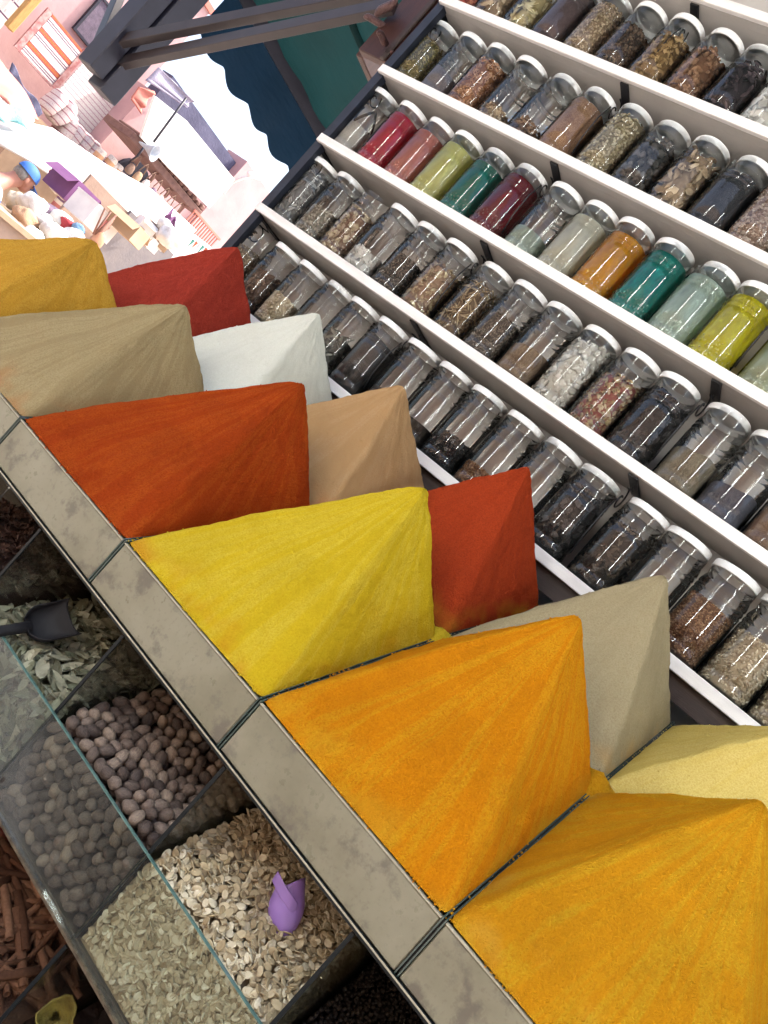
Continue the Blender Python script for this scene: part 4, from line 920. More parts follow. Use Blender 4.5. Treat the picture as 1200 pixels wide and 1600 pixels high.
# red-brown cabinet end beyond the rack with things hanging on it
cab = empty('wooden_cabinet', W(1.9, 1.75, -CZ)); tag(cab, 'red-brown wooden cabinet end behind the upper left corner of the rack', 'cabinet')
box('side_panel', W(1.705, 1.60, .98), W(1.90, 1.63, 2.3), M['red_wood'], cab, .003)
box('inner_panel', W(1.90, 1.631, .98), W(1.93, 1.95, 2.3), M['red_wood'], cab, .003)
box('corner_post', W(1.78, 1.588, .98), W(1.80, 1.599, 2.3), M['dark_wood'], cab, .003)
box('cabinet_foot', W(1.70, 1.70, -CZ), W(1.73, 2.0, .979), M['navy'], cab)
M['foil'] = plain('brown_foil', (.13, .07, .065), (.06, .03, .028), 40, .3, .6, .01, metal=.5)
for k, (px, py, s) in enumerate([(603, 12, 1.2), (585, 32, .9), (598, 60, 1.0), (606, 82, .8)]):
    p = at(px, py, X=1.80); V, F = ell(10, 8); V = V * np.array([.013, .010, .034]) * s; V[:, 0] += .01 * np.sin(V[:, 2] * 60)
    o = link('hanging_pouch', mesh_np('hanging_pouch', V, F, M['foil'], True)); o.location = p; o.rotation_euler = (.3, .5 + k * .2, k)
    tag(o, ['largest shiny brown pouch hanging under the steel braces', 'curved brown pouch hanging on the teal canvas', 'shiny brown pouch hanging on the cabinet post', 'lowest shiny brown pouch on the cabinet post'][k], 'pouch', 'pouches hanging by the rack')

# ------------------------------------------------------------------ the street beyond
def Q(Yr, Zr, X): return W(X, Yr * X, Zr * X)
def slabr(name, y0, y1, z0, z1, X, th, mat, parent=None, bev=0):
    a = Q(y0, z0, X); b_ = Q(y1, z1, X); return box(name, a, (b_.x - th, b_.y, b_.z), mat, parent, bev)
M['pink'] = plain('pink_plaster', (.55, .36, .36), (.47, .29, .295), 2.5, .9, .3, .01)
M['salmon'] = plain('salmon_plaster', (.60, .24, .19), (.50, .18, .14), 3, .9, .2, .01)
M['canvas'] = plain('white_canvas', (.80, .79, .77), (.70, .69, .67), 2, .85, .2, .01)
M['gutter'] = plain('brown_roof_tile', (.22, .12, .10), (.14, .075, .065), 12, .8, .3, .01)
M['painted_shade'] = plain('painted_blue_shade', (.10, .10, .17), (.065, .065, .12), 4, .7, .4, .02)  # shade put into the colour, for the parapet and a dark gap
M['doorway'] = plain('painted_doorway_shade', (.03, .03, .05), (.02, .02, .035), 5, .8, .1, .01)  # near-black panel colour stands for the shade inside the openings
M['cardboard'] = plain('cardboard', (.42, .30, .20), (.34, .235, .155), 8, .85, .15, .003)
M['violet'] = plain('violet_paper', (.19, .075, .19), (.15, .055, .155), 8, .7, .1, .002)
M['tan_tarp'] = plain('tan_tarp', (.36, .26, .205), (.28, .20, .16), 5, .85, .4, .01)
M['painted_grey_shade'] = plain('painted_grey_shade', (.23, .205, .20), (.17, .155, .165), 6, .9, .4, .01)  # grey paints the shade under the awning onto the backdrop
M['white_paint'] = plain('white_paint', (.80, .80, .80), (.70, .70, .71), 10, .5, .1, .002)
def kilim_mat(name, base, stripes, freq, dash):
    mt, nt, b = newmat(name); tc = N(nt, 'ShaderNodeTexCoord'); sx = N(nt, 'ShaderNodeSeparateXYZ'); nt.links.new(tc.outputs['Generated'], sx.inputs[0])
    z = sx.outputs[2]; y = sx.outputs[1]
    m1 = N(nt, 'ShaderNodeMath', operation='MULTIPLY'); nt.links.new(z, m1.inputs[0]); m1.inputs[1].default_value = freq
    f1 = N(nt, 'ShaderNodeMath', operation='FRACT'); nt.links.new(m1.outputs[0], f1.inputs[0])
    r = N(nt, 'ShaderNodeValToRGB'); r.color_ramp.interpolation = 'CONSTANT'; e = r.color_ramp.elements
    while len(e) < len(stripes): e.new(.5)
    for i, (p, c) in enumerate(stripes): e[i].position = p; e[i].color = rgba(c)
    nt.links.new(f1.outputs[0], r.inputs[0])
    ck = N(nt, 'ShaderNodeTexVoronoi'); ck.inputs['Scale'].default_value = dash
    mp = N(nt, 'ShaderNodeMapping'); mp.inputs['Scale'].default_value = (1, 1.6, 1.0); nt.links.new(tc.outputs['Generated'], mp.inputs[0]); nt.links.new(mp.outputs[0], ck.inputs['Vector'])
    gt = N(nt, 'ShaderNodeMath', operation='LESS_THAN'); nt.links.new(ck.outputs['Distance'], gt.inputs[0]); gt.inputs[1].default_value = .24
    mx = N(nt, 'ShaderNodeMix', data_type='RGBA'); nt.links.new(gt.outputs[0], mx.inputs[0]); nt.links.new(r.outputs[0], mx.inputs[6]); mx.inputs[7].default_value = rgba(base)
    nt.links.new(mx.outputs[2], b.inputs['Base Color']); setin(b, Roughness=.95)
    nt.links.new(bump(nt, noisetex(nt, mapping(nt), 60, 3), .4, .01), b.inputs['Normal']); return mt
WHC, RDC, PRC, ORC = (.72, .70, .66), (.34, .07, .08), (.13, .05, .12), (.50, .15, .05)
M['kil1'] = kilim_mat('striped_kilim', (.30, .18, .24), [(0, WHC), (.10, PRC), (.16, WHC), (.22, PRC), (.28, WHC), (.42, RDC), (.50, ORC), (.66, RDC), (.72, WHC)], 2.6, 30)
M['kil2'] = kilim_mat('pale_kilim', (.36, .20, .24), [(0, WHC), (.40, (.45, .30, .33)), (.60, WHC)], 12.0, 44)
M['border'] = plain('red_kilim_border', (.36, .09, .10), (.55, .40, .38), 14, .95, .3, .01)
# pink house on the left with hangings
h1 = empty('pink_house', W(13, 6, -CZ)); tag(h1, 'pink plastered house wall at the top left behind the hanging kilims', 'building')
slabr('wall', .28, .628, -CZ / 13, .34, 13, .4, M['pink'], h1)
slabr('parapet', .275, .633, .3402, .348, 12.95, .5, M['salmon'], h1)
pn = empty('framed_panel', Q(.538, .19, 12.98)); tag(pn, 'dark square framed panel hung on the pink wall', 'panel')
slabr('panel', .521, .556, .188, .235, 12.96, .03, plain('purple_grey_panel', (.16, .12, .17), (.09, .07, .10), 14, .7, .4, .02), pn)
for a in ((.518, .521, .185, .238), (.556, .559, .185, .238), (.521, .556, .185, .188), (.521, .556, .235, .238)): slabr('frame_bar', *a, 12.94, .06, M['steel'], pn)
k1 = empty('striped_kilim', Q(.516, .12, 12.6)); tag(k1, 'white kilim with red borders and orange stripes hanging on the pink wall', 'kilim')
slabr('weave', .492, .542, .121, .177, 12.6, .03, M['kil1'], k1)
slabr('border', .484, .4915, .119, .178, 12.59, .04, M['border'], k1); slabr('border', .5425, .549, .120, .180, 12.59, .04, M['border'], k1)
slabr('border', .4917, .5423, .1185, .1208, 12.59, .04, M['border'], k1)
k2 = empty('pale_kilim', Q(.59, .12, 12.4)); tag(k2, 'long pale kilim with fine rows of dashes beside the striped one', 'kilim')
slabr('weave', .552, .638, .112, .176, 12.4, .03, M['kil2'], k2)
for k in range(22): beam('fringe', Q(.554 + k * .0038, .1115, 12.4), Q(.5535 + k * .0038 + random.uniform(-.001, .001), .104, 12.4), .015, .015, M['canvas'], k2)
k3 = slabr('zigzag_kilim', .40, .462, .118, .21, 12.5, .03, kilim_mat('zigzag_kilim', (.5, .46, .48), [(0, WHC), (.8, PRC), (.9, WHC)], 5, 9)); tag(k3, 'white kilim with dark stepped lines in the top left corner', 'kilim')
wp = slabr('wooden_post', .4655, .4745, .128, .215, 12.3, .12, plain('sunlit_wood', (.52, .30, .10), (.40, .21, .07), 10, .7, .3, .01, stretch=(4, 4, 1)), None, .01); tag(wp, 'orange wooden post between the top left kilims', 'post')
M['blanket'] = kilim_mat('folded_blanket', (.40, .22, .26), [(0, (.66, .58, .56)), (.4, (.36, .17, .20)), (.6, (.66, .58, .56))], 5, 16)
for k in range(8):
    yr = .556 + k * .0148; zr = .098 + .010 * (k < 2) - .0008 * k; p = Q(yr, zr, 12.0); V, F = ell(14, 10); V = np.sign(V) * np.abs(V) ** .62
    V *= np.array([.20, .10, .21 + .02 * (k % 3)]); V[:, 1] += .02 * np.sin(V[:, 2] * 14 + k)
    o = link('folded_blanket', mesh_np('folded_blanket', V, F, M['blanket'], True)); o.location = p; o.rotation_euler = (random.uniform(-.15, .15), 0, random.uniform(-.2, .2))
    tag(o, ORD[k] + ' folded pinkish blanket from the left in the row under the kilims', 'blanket', 'folded blankets under the kilims')
bench = slabr('blanket_bench', .55, .672, -CZ / 12, .082, 11.8, .6, M['cardboard']); tag(bench, 'long bench carrying the folded blankets', 'bench')
# salmon and turquoise cloths at the left edge
def quad_cloth(name, pts, mat, label, cat='awning', th=.02):
    V, F = [], []; n_ = 12; p = [Vector(x) for x in pts]
    for i in range(n_ + 1):
        for k in range(n_ + 1):
            u, v = i / n_, k / n_; q = p[0].lerp(p[1], u).lerp(p[3].lerp(p[2], u), v); q.x += .04 * math.sin(u * 15 + v * 2) * v; q.z += .03 * math.sin(u * 9 + 1); V.append(q)
    F = [(i * (n_ + 1) + k, i * (n_ + 1) + k + 1, (i + 1) * (n_ + 1) + k + 1, (i + 1) * (n_ + 1) + k) for i in range(n_) for k in range(n_)]
    o = obj(name, V, F, mat, None, True); mo = o.modifiers.new('thickness', 'SOLIDIFY'); mo.thickness = th; return tag(o, label, cat)
quad_cloth('salmon_awning', [at(-40, 20, X=11), at(62, 186, X=10.2), at(20, 170, X=9.2), at(-40, 118, X=9.6)], M['salmon'], 'salmon pink awning slanting in at the left edge')
quad_cloth('turquoise_cloth', [at(-20, 138, X=9.1), at(56, 186, X=9.1), at(46, 203, X=8.9), at(-20, 172, X=8.9)], plain('turquoise_cloth', (.25, .50, .50), (.18, .42, .43), 6, .8, .5, .02), 'turquoise cloth hanging under the salmon awning', 'cloth')
dk = quad_cloth('dark_gap_sheet', [at(18, 100, X=11.6), at(68, 176, X=11.6), at(56, 186, X=11.6), at(10, 118, X=11.6)], M['painted_shade'], 'dark sheet standing in for the dark gap above the salmon awning', 'cloth')  # flat dark sheet put where there is only a dark gap
# white awning of the stall across the lane
V = [at(-30, 178, X=9.6), at(80, 203, X=9.6), at(165, 260, X=9.6), at(235, 298, X=9.6), at(305, 362, X=9.6)]
V2 = [at(-30, 212, X=8.0), at(45, 252, X=8.0), at(112, 298, X=8.0), at(188, 327, X=8.0), at(272, 392, X=8.0)]
F = [(i, i + 1, 6 + i, 5 + i) for i in range(4)]
o = obj('white_awning', V + V2, F, M['canvas'], None, True); mo = o.modifiers.new('thickness', 'SOLIDIFY'); mo.thickness = .03; tag(o, 'broad sunlit white canvas awning across the lane above the man', 'awning')
# pink house on the right with sign board, tiles and loudspeaker
h2 = empty('pink_shop_house', W(12, 9, -CZ)); tag(h2, 'pink shop house with tiled ledge, arched doorway and railing under the open sky', 'building')
slabr('wall', .636, .8265, -CZ / 12, .214, 12, .5, M['pink'], h2)
slabr('tall_wall', .827, 1.25, -CZ / 11.9, .266, 11.9, .6, M['pink'], h2)
slabr('parapet', .648, .8262, .2142, .250, 12.1, .3, M['painted_shade'], h2)  # the parapet's shade is painted in as blue-grey
lg_ = slabr('ledge', .66, .828, .150, .161, 11.0, .8, M['gutter'], h2, .01)
for k in range(14): slabr('roof_tile', .672 + k * .0112, .6815 + k * .0112, .1612, .168 + .002 * (k % 2), 11.02, .7, M['gutter'], lg_, .02)
for k in range(4): beam('ledge_bracket', Q(.69 + k * .035, .135, 11.9), Q(.69 + k * .035, .149, 11.1), .06, .06, M['gutter'], lg_)
V = [Q(.668, -.01, 11.96), Q(.73, -.01, 11.96)] + [Q(.699 + .031 * math.cos(t), .108 + .032 * math.sin(t), 11.96) for t in np.linspace(0, math.pi, 12)]
prism('doorway', V, (.05, 0, 0), M['doorway'], h2)  # dark panel on the wall, the recess shade is in its colour
rl_ = beam('railing', Q(.812, .1535, 11.0), Q(.887, .1535, 11.0), .04, .04, M['salmon'], h2); beam('lower_rail', Q(.812, .120, 11.0), Q(.887, .120, 11.0), .04, .04, M['salmon'], rl_)
for k in range(13): beam('railing_bar', Q(.815 + k * .0056, .121, 11.0), Q(.815 + k * .0056, .153, 11.0), .02, .02, M['salmon'], rl_)
bd = prism('white_sign_board', [Q(.672, .163, 10.9), Q(.735, .165, 10.9), Q(.832, .173, 10.9), Q(.832, .233, 10.9), Q(.706, .228, 10.9), Q(.648, .214, 10.9)], (-.06, 0, 0), M['canvas']); tag(bd, 'large blank white board hung above the tiled ledge', 'board')
quad_cloth('tattered_sheet', [at(226, 128, X=11.8), at(250, 104, X=11.8), at(303, 158, X=11.8), at(290, 168, X=11.8)], plain('lilac_sheet', (.42, .40, .50), (.30, .28, .38), 8, .9, .5, .02), 'tattered lilac sheet on the roof of the shop house', 'sheet')
quad_cloth('salmon_roof_cloth', [at(203, 158, X=11.7), at(218, 134, X=11.7), at(244, 142, X=11.7), at(218, 178, X=11.7)], M['salmon'], 'small salmon cloth beside the lilac sheet', 'cloth')
horn = empty('loudspeaker', at(243, 240, X=10.6)); tag(horn, 'grey horn loudspeaker on the corner of the tiled ledge', 'loudspeaker')
hp = [(.012, .30), (.022, .26), (.035, .18), (.06, .10), (.095, .04), (.13, .0), (.135, .004), (.10, .05), (.062, .115), (.03, .19), (.0005, .2)]
V, F = lathe_vf(hp, 28); hb = link('horn', mesh('horn', V, F, plain('grey_metal', (.42, .45, .50), (.34, .37, .42), 10, .4, .05, .002), True), horn)
V, F = lathe_vf([(.0005, .10), (.018, .10), (.028, .13), (.02, .2), (.001, .21)], 14); link('driver_tip', mesh('driver_tip', V, F, M['white_paint'], True), horn)
tube('mount', [horn.location + Vector((-.3, .0, -.02)), horn.location + Vector((-.35, .05, -.2)), horn.location + Vector((-.5, .12, -.3))], .018, M['steel'], horn)
for ch in horn.children:
    if ch.name.startswith(('horn', 'driver')): ch.rotation_euler = (0, -math.pi / 2 - .1, .45)
pl = tube('antenna_pole', [at(291, 153, X=10.8), at(240, 222, X=10.8)], .017, M['steel']); tag(pl, 'thin dark pole leaning across the white board', 'pole')
sl = empty('street_lamp', at(352, 296, X=11.5)); tag(sl, 'white street lamp on a curved arm fixed to the pink wall', 'street lamp')
tube('arm', [at(350, 300, X=11.8), at(362, 285, X=11.5), at(380, 278, X=11.3), at(396, 276, X=11.2)], .03, M['white_paint'], sl)
V, F = ell(12, 8); V = V * np.array([.09, .20, .055]); lo = link('lamp_head', mesh_np('lamp_head', V, F, M['white_paint'], True)); lo.location = at(400, 275, X=11.2); lo.rotation_euler = (.5, 0, 0); lo.parent = sl; lo.matrix_parent_inverse = Matrix.Translation(-sl.location)
# market stall across the lane
st = empty('market_stall', W(7.4, 5.2, -CZ)); tag(st, 'market stall with a tan cloth side and a grey painted-shade backdrop below the white awning', 'stall')
slabr('stall_backdrop', .655, .735, -.1, .079, 7.6, .04, M['tan_tarp'], st); slabr('stall_backdrop', .7355, .84, -.1, .083, 7.55, .04, M['painted_grey_shade'], st)  # the grey panel carries the stall interior's shade in its colour
box('table_top', W(5.6, 2.9, -.24), W(7.5, 5.6, -.20), M['cardboard'], st); box('table_skirt', W(5.65, 2.95, -CZ), W(7.45, 5.55, -.2405), M['tan_tarp'], st)
def carton(name, p, sx, sy, sz, rz, mat, inner, label, lidded=False):
    e = empty(name, p); e.rotation_euler = (0, 0, rz); tag(e, label, 'box', 'boxes on the market stall'); t = .012
    def bx(nm, a, b_, mt): return link(nm, mesh(nm, boxv(a, b_), BOXF, mt), e)
    bx('side', (-sx / 2, -sy / 2, 0), (-sx / 2 + t, sy / 2, sz), mat); bx('side', (sx / 2 - t, -sy / 2, 0), (sx / 2, sy / 2, sz), mat)
    bx('side', (-sx / 2 + t, -sy / 2, 0), (sx / 2 - t, -sy / 2 + t, sz), mat); bx('side', (-sx / 2 + t, sy / 2 - t, 0), (sx / 2 - t, sy / 2, sz), mat)
    bx('bottom', (-sx / 2 + t, -sy / 2 + t, 0), (sx / 2 - t, sy / 2 - t, t), mat)
    if lidded:
        bx('lid', (-sx / 2 - .004, -sy / 2 - .004, sz + .001), (sx / 2 + .004, sy / 2 + .004, sz + .02), mat)
        V, F = lathe_vf([(.0005, .003), (.07, .003), (.072, .0)], 24); o = link('oval_label', mesh('oval_label', V, F, inner, True), e); o.scale = (1, .7, 1); o.location = (sx / 2 + .001, .02, sz * .6); o.rotation_euler = (0, math.pi / 2, 0)
    else:
        bx('lining', (-sx / 2 + t, -sy / 2 + t, sz * .25), (sx / 2 - t, sy / 2 - t, sz * .62), inner)
        for s in (-1, 1):
            o = link('flap', mesh('flap', boxv((-sx / 2, 0, 0), (sx / 2, sy * .38, .006)), BOXF, mat), e); o.location = (0, s * sy / 2, sz); o.rotation_euler = (-.7 if s > 0 else math.pi + .7, 0, 0)
    return e
carton('violet_carton', at(100, 312, X=6.9), .32, .34, .22, .2, M['violet'], M['canvas'], 'violet box topped with a white bundle beside the blue cap')
carton('white_carton', at(133, 352, X=6.5), .30, .36, .20, .15, M['white_paint'], plain('pink_oval', (.60, .20, .20), (.5, .15, .15), 10, .5, 0), 'white box with a pink oval label', True)
carton('lined_carton', at(190, 366, X=6.3), .30, .30, .16, .5, M['cardboard'], M['violet'], 'open cardboard box with violet lining beside the dark red pyramid')
V, F = [], []
tw = empty('stick_bundle', at(150, 378, X=6.0)); tag(tw, 'splayed bundle of brown sticks in an orange pouch behind the mustard pyramid', 'bundle')
for k in range(7):
    a = at(150 + (k - 3) * 1.5, 366, X=6.0); b_ = at(176 - abs(k - 2) * 6 + 3 * k, 326 + 5 * k, X=6.0 + .03 * k); tube('stick', [a, b_], .008, plain('brown_stick', (.22, .10, .07), (.15, .07, .05), 20, .7, 0) if k == 0 else bpy.data.materials['brown_stick'], tw, 6)
V, F = ell(12, 8); V = V * np.array([.05, .06, .10]); o = link('pouch', mesh_np('pouch', V, F, plain('orange_pouch', (.50, .26, .16), (.40, .19, .11), 12, .8, .3, .01), True)); o.location = tw.location; o.parent = tw; o.matrix_parent_inverse = Matrix.Translation(-tw.location)
GOODS = [(28, 318, 6.5, .10, 'cream'), (52, 322, 6.4, .12, 'white'), (78, 335, 6.4, .10, 'purple'), (40, 345, 6.2, .12, 'tan'), (66, 352, 6.2, .11, 'white'), (95, 345, 6.3, .10, 'white'), (105, 352, 6.2, .07, 'red'), (85, 368, 6.0, .12, 'white'), (115, 372, 6.0, .10, 'white'), (20, 358, 6.0, .10, 'brown'), (8, 366, 5.9, .10, 'green'), (50, 372, 5.9, .10, 'white'), (122, 358, 6.1, .06, 'blue'), (265, 372, 6.6, .13, 'white'), (258, 352, 6.8, .09, 'white'), (100, 292, 7.1, .13, 'white'), (95, 285, 7.3, .12, 'red')]
GC = {'cream': (.66, .58, .45), 'white': (.76, .75, .73), 'purple': (.20, .14, .20), 'tan': (.50, .32, .20), 'red': (.42, .05, .06), 'brown': (.24, .15, .11), 'green': (.12, .28, .20), 'blue': (.20, .35, .55)}
GW = ['small cream sack near the man', 'white sack below the blue cap', 'purplish patterned bundle on the market stall', 'tan bundle at the front of the market stall', 'white sack in front of the purplish bundle', 'white sack beside the white box', 'small red striped bundle beside the white box', 'large white sack above the mustard pyramid', 'white sack nearest the stick bundle', 'brown pod-shaped bundle near the left edge', 'green bundle at the left edge', 'white sack just above the mustard pyramid edge', 'small blue bundle beside the white box', 'white sack above the dark red pyramid', 'white sack under the white awning end', 'white bundle on the violet box', 'red patterned cloth bundle behind the violet box']
for k, (px, py, X, r, cn) in enumerate(GOODS):
    if 'goods_' + cn not in M: M['goods_' + cn] = plain(cn + '_sacking', GC[cn], [x * .7 for x in GC[cn]], 18, .9, .5, .01)
    V, F = ell(18, 14); V = V.copy()
    for v in V: v *= 1 + .28 * noise.fractal(Vector(v * 1.3) + Vector((k * 5.1, 0, 0)), 1, 2, 3)
    V *= np.array([r, r, r * .8]); o = link('goods_bundle', mesh_np('goods_bundle', V, F, M['goods_' + cn], True)); o.location = at(px, py, X=X); o.rotation_euler = (0, 0, k)
    tag(o, GW[k], 'bundle', 'bundles on the market stall')
quad_cloth('violet_scarf', [at(268, 328, X=7.4), at(274, 346, X=7.4), at(270, 366, X=7.4), at(256, 338, X=7.4)], M['violet'], 'violet scarf hanging from the end of the white awning', 'scarf', .01)
tb = empty('trinket_table', at(305, 380, X=9.5)); tag(tb, 'white table with rows of small coloured pennants below the railing', 'table')
prism('cloth', [at(278, 352, X=9.5), at(330, 386, X=9.5), at(325, 420, X=9.5), at(262, 400, X=9.5)], (-.4, 0, 0), M['canvas'], tb)
for k in range(9):
    c = [(.05, .22, .18), (.45, .10, .05), (.4, .4, .42)][k % 3]; key = 'pennant%d' % (k % 3)
    if key not in M: M[key] = plain(['green', 'red', 'grey'][k % 3] + '_pennant', c, None, 10, .8, 0)
    p = at(287 + k * 5, 364 + k * 3.2, X=9.42); prism('pennant', [p, p + Vector((0, .05, 0)), p + Vector((0, .02, -.13))], (-.01, 0, 0), M[key], tb)

# ------------------------------------------------------------------ the man in the blue cap
M['skin'] = plain('skin', (.40, .20, .15), (.34, .16, .12), 12, .55, .1, .002)
M['shirt'] = plain('white_shirt', (.74, .74, .76), (.62, .62, .66), 5, .9, .5, .02)
M['sleeve'] = plain('blue_sleeve', (.16, .22, .52), (.12, .16, .42), 6, .9, .5, .02)
M['cap'] = plain('blue_cap', (.05, .17, .55), (.035, .13, .45), 20, .7, .2, .002)
M['trousers'] = plain('dark_trousers', (.04, .04, .06), (.03, .03, .045), 10, .9, .3, .01)
HX = 6.9; hc = at(37, 277, X=HX)              # head centre; he faces along +y
def skinmesh(name, pts, edges, rad, mat, root, parent, sub=2):
    me = bpy.data.meshes.new(name); me.from_pydata([tuple(p) for p in pts], edges, []); me.materials.append(mat)
    o = link(name, me, parent)
    sk_ = o.modifiers.new('skin', 'SKIN'); sk_.use_smooth_shade = True
    if not me.skin_vertices: me.skin_vertices.new()
    for i, r in enumerate(rad): me.skin_vertices[0].data[i].radius = (r, r) if not hasattr(r, '__len__') else r
    me.skin_vertices[0].data[root].use_root = True
    s_ = o.modifiers.new('sub', 'SUBSURF'); s_.levels = sub; s_.render_levels = sub
    return o
man = empty('person', (hc.x, hc.y - .28, 0)); tag(man, 'person in a blue cap and white shirt bending over the market goods', 'person')
o0 = man.location
def rel(dx, dy, dz): return Vector((hc.x + dx, hc.y + dy, hc.z + dz)) - o0
hz = hc.z
body = [rel(0, -.40, -hz + .95 - .0), rel(0, -.36, -.38), rel(0, -.20, -.22), rel(0, -.085, -.12), rel(0, -.02, -.03), rel(0, .0, .03), rel(0, .01, .075),
        rel(.19, -.22, -.24), rel(.23, -.12, -.48), rel(.16, .12, -.55), rel(-.19, -.22, -.24), rel(-.23, -.12, -.48), rel(-.14, .14, -.55),
        rel(.10, -.42, -hz + .88), rel(.11, -.36, -hz + .48), rel(.11, -.42, -hz + .08), rel(.11, -.26, -hz + .03), rel(-.10, -.42, -hz + .88), rel(-.11, -.34, -hz + .48), rel(-.11, -.40, -hz + .08), rel(-.11, -.24, -hz + .03)]
be = [(0, 1), (1, 2), (2, 3), (3, 4), (4, 5), (5, 6), (2, 7), (7, 8), (8, 9), (2, 10), (10, 11), (11, 12), (0, 13), (13, 14), (14, 15), (15, 16), (0, 17), (17, 18), (18, 19), (19, 20)]
br = [(.13, .10), (.14, .10), (.12, .085), .055, (.068, .085), (.075, .095), (.05, .06), .055, .042, .028, .055, .042, .028, .08, .055, .04, .035, .08, .055, .04, .035]
skinmesh('body', body, be, br, M['skin'], 0, man)
shirt_i = [0, 1, 2, 7, 8, 10, 11]; mp_ = {v: i for i, v in enumerate(shirt_i)}
skinmesh('shirt', [body[i] for i in shirt_i], [(mp_[a], mp_[b_]) for a, b_ in be if a in mp_ and b_ in mp_], [(.155, .125), (.165, .125), (.145, .10), .07, .055, .07, .055], M['shirt'], 0, man)
sl_i = [8, 9]; skinmesh('sleeve', [body[7], body[8], body[9]], [(0, 1), (1, 2)], [.074, .062, .04], M['sleeve'], 0, man)
skinmesh('sleeve', [body[10], body[11], body[12]], [(0, 1), (1, 2)], [.074, .062, .04], M['sleeve'], 0, man)
tr_i = [0, 13, 14, 15, 17, 18, 19]; mp_ = {v: i for i, v in enumerate(tr_i)}
skinmesh('trousers', [body[i] for i in tr_i], [(mp_[a], mp_[b_]) for a, b_ in be if a in mp_ and b_ in mp_], [(.16, .13), .10, .075, .06, .10, .075, .06], M['trousers'], 0, man)
for s in (-1, 1):
    w0 = rel(s * .15, .13, -.55)
    for k, L in enumerate((.062, .072, .078, .07, .05)):
        off = Vector((s * (k - 2) * .016, .03, -.005)) if k < 4 else Vector((-s * .035, .0, -.01)); dr = Vector((s * (k - 2) * .008, L, -.03)) if k < 4 else Vector((-s * .03, .04, -.02))
        b0 = w0 + off; skinmesh('finger', [w0, b0, b0 + dr * .6, b0 + dr + Vector((0, 0, -.02))], [(0, 1), (1, 2), (2, 3)], [.016, .010, .009, .007], M['skin'], 0, man, 1)
def facebit(name, c, r, mat, rot=(0, 0, 0)):
    V, F = ell(12, 8); o = link(name, mesh_np(name, V * np.array(r), F, mat, True), man); o.location = c; o.rotation_euler = rot; return o
facebit('head', rel(0, .012, .015), (.074, .098, .112), M['skin'], (.12, 0, 0)); facebit('jaw', rel(0, .045, -.055), (.052, .062, .055), M['skin'])
facebit('nose', rel(0, .112, -.012), (.013, .018, .026), M['skin'], (-.4, 0, 0)); facebit('ear', rel(.074, -.005, -.005), (.010, .02, .032), M['skin']); facebit('ear', rel(-.074, -.005, -.005), (.010, .02, .032), M['skin'])
facebit('eye', rel(.032, .094, .012), (.010, .008, .008), M['white_paint']); facebit('eye', rel(-.032, .094, .012), (.010, .008, .008), M['white_paint']); facebit('mouth', rel(0, .100, -.062), (.024, .008, .006), plain('lips', (.28, .10, .08), None, 10, .5, 0))
facebit('hair', rel(0, -.035, .01), (.077, .068, .075), plain('grey_hair', (.25, .24, .23), (.14, .135, .13), 60, .8, .4, .003))
V, F = [], []
for i in range(8):
    th = i / 7 * math.pi / 2
    for k in range(24):
        a = 2 * math.pi * k / 24; V.append((.086 * math.cos(a) * math.cos(th) ** .8, .112 * math.sin(a) * math.cos(th) ** .8, .098 * math.sin(th)))
F = [(i * 24 + k, i * 24 + (k + 1) % 24, (i + 1) * 24 + (k + 1) % 24, (i + 1) * 24 + k) for i in range(7) for k in range(24)]
cp = link('cap', mesh('cap', V, F, M['cap'], True), man); cp.location = rel(0, .008, .042); cp.rotation_euler = (-.22, 0, 0)
V = [(x * .078, .09 + .10 * y * (1 - .25 * x * x), -.012 - .02 * x * x - .02 * y) for y in (0, .35, .7, 1) for x in (-1, -.6, -.2, .2, .6, 1)]
F = [(i * 6 + k, i * 6 + k + 1, (i + 1) * 6 + k + 1, (i + 1) * 6 + k) for i in range(3) for k in range(5)]
bm_ = link('brim', mesh('brim', V, F, M['cap'], True), cp); mo = bm_.modifiers.new('thickness', 'SOLIDIFY'); mo.thickness = .006

# more goods: rolled rugs on end, hanging bags, stacked crates
M['rug_a'] = kilim_mat('rolled_rug', (.30, .10, .12), [(0, (.42, .14, .13)), (.3, (.62, .55, .48)), (.45, (.15, .08, .14)), (.6, (.55, .30, .16)), (.8, (.62, .55, .48))], 3, 14)
for k in range(5):
    p = Q(.645 + k * .0125, .058 + .004 * (k % 2), 11.2); V, F = lathe_vf([(.0005, .62), (.06, .62), (.075, .6), (.078, 0), (.07, -.55), (.0005, -.55)], 14); V = [(x, y, z) for x, y, z in V]
    o = link('rolled_rug', mesh('rolled_rug', V, F, M['rug_a'], True)); o.location = p; o.rotation_euler = (random.uniform(-.12, .12), .08, k)
    tag(o, ORD[k] + ' rolled rug from the left standing under the tiled ledge', 'rug', 'rolled rugs under the ledge')
BAGC = ['brown', 'tan', 'white', 'purple', 'cream', 'brown', 'tan']
for k in range(7):
    X = 10.7; p = Q(.69 + k * .0165, .138, X); c = BAGC[k]; e = empty('hanging_bag', p); tag(e, ORD[k] + ' small bag from the left hanging from the tiled ledge, ' + c, 'bag', 'bags hanging from the ledge')
    V, F = ell(12, 9); V = np.sign(V) * np.abs(V) ** .7 * np.array([.035, .06, .085]); V[:, 1] *= 1 - .25 * (V[:, 2] / .11); b_ = link('bag', mesh_np('bag', V, F, M['goods_' + c], True), e); b_.location = (0, 0, -.16)
    V, F = tube_vf([(0, -.05, -.08), (0, -.03, .03), (0, 0, .09), (0, .03, .03), (0, .05, -.08)], .008, 6); link('strap', mesh('strap', V, F, M['goods_brown'], True), e)
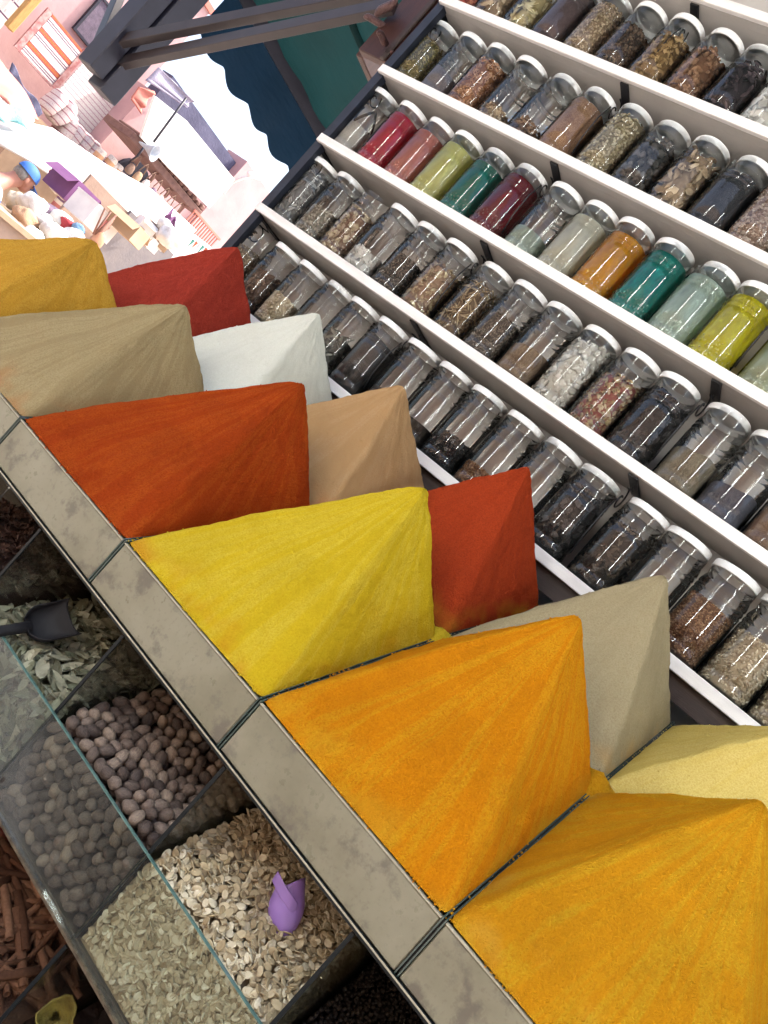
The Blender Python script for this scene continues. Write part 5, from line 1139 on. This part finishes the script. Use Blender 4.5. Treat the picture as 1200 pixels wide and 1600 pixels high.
for k, (px, py) in enumerate(((212, 372), (226, 384), (236, 368), (246, 386), (222, 360))):
    carton('small_carton', at(px, py, X=6.9), .17, .19, .12, .3 * k, [M['cardboard'], M['white_paint'], M['tan_tarp'], M['cardboard'], M['white_paint']][k], [M['goods_red'], M['goods_blue'], M['violet'], M['goods_white'], M['goods_tan']][k], 'small ' + ['brown carton with red goods', 'white carton with blue goods', 'tan carton with violet goods', 'brown carton with white goods', 'white carton with tan goods'][k] + ' before the grey backdrop')
# unseen other side of the lane, added for bounce light and jar reflections
ob = empty('opposite_building', W(0, -6, -CZ)); tag(ob, 'unseen terracotta house row across the lane, behind the viewer, placed for bounce light', 'building')
M['ochre'] = plain('terracotta_plaster', (.30, .21, .16), (.23, .16, .12), 2, .9, .3, .01)
box('wall', (-14, -6.4, 0), (14, -6, 5.6), M['ochre'], ob)
for k in range(7): box('doorway', (-12 + k * 4, -5.99, 0), (-10.2 + k * 4, -5.95, 2.3), M['doorway'], ob)
for k in range(7): box('shop_awning', (-12.4 + k * 4, -5.94, 2.4), (-9.8 + k * 4, -4.9, 2.45), M['canvas'], ob)

# added, unseen posts with glowing tubes, put in to streak the jars
for k, (X, Y, lb) in enumerate(((1.05, -.62, 'added unseen post with light tubes to the left of the viewer'), (-1.0, .2, 'added unseen post with light tubes to the right of the viewer'))):
    e = empty('added_light_post', W(X, Y, -CZ)); tag(e, lb, 'added light', 'added posts that streak the jars')
    beam('post', W(X, Y, -CZ), W(X, Y, 2.17), .05, .05, M['steel'], e)
    if k == 0:
        mt, nt, b = newmat('added_tube_light'); b.inputs['Emission Color'].default_value = (.95, 1, .96, 1); b.inputs['Emission Strength'].default_value = 11.0; M['tube'] = mt
    fx_ = box('added_light_fixture', W(X - .07, Y + .026, .10), W(X + .07, Y + .034, 2.14), M['white_paint'], e, .003)
    for dx in (-.045, 0, .045): tube('added_light_tube', [W(X + dx, Y + .052, .14), W(X + dx, Y + .052, 2.10)], .013, M['tube'], fx_, 10)
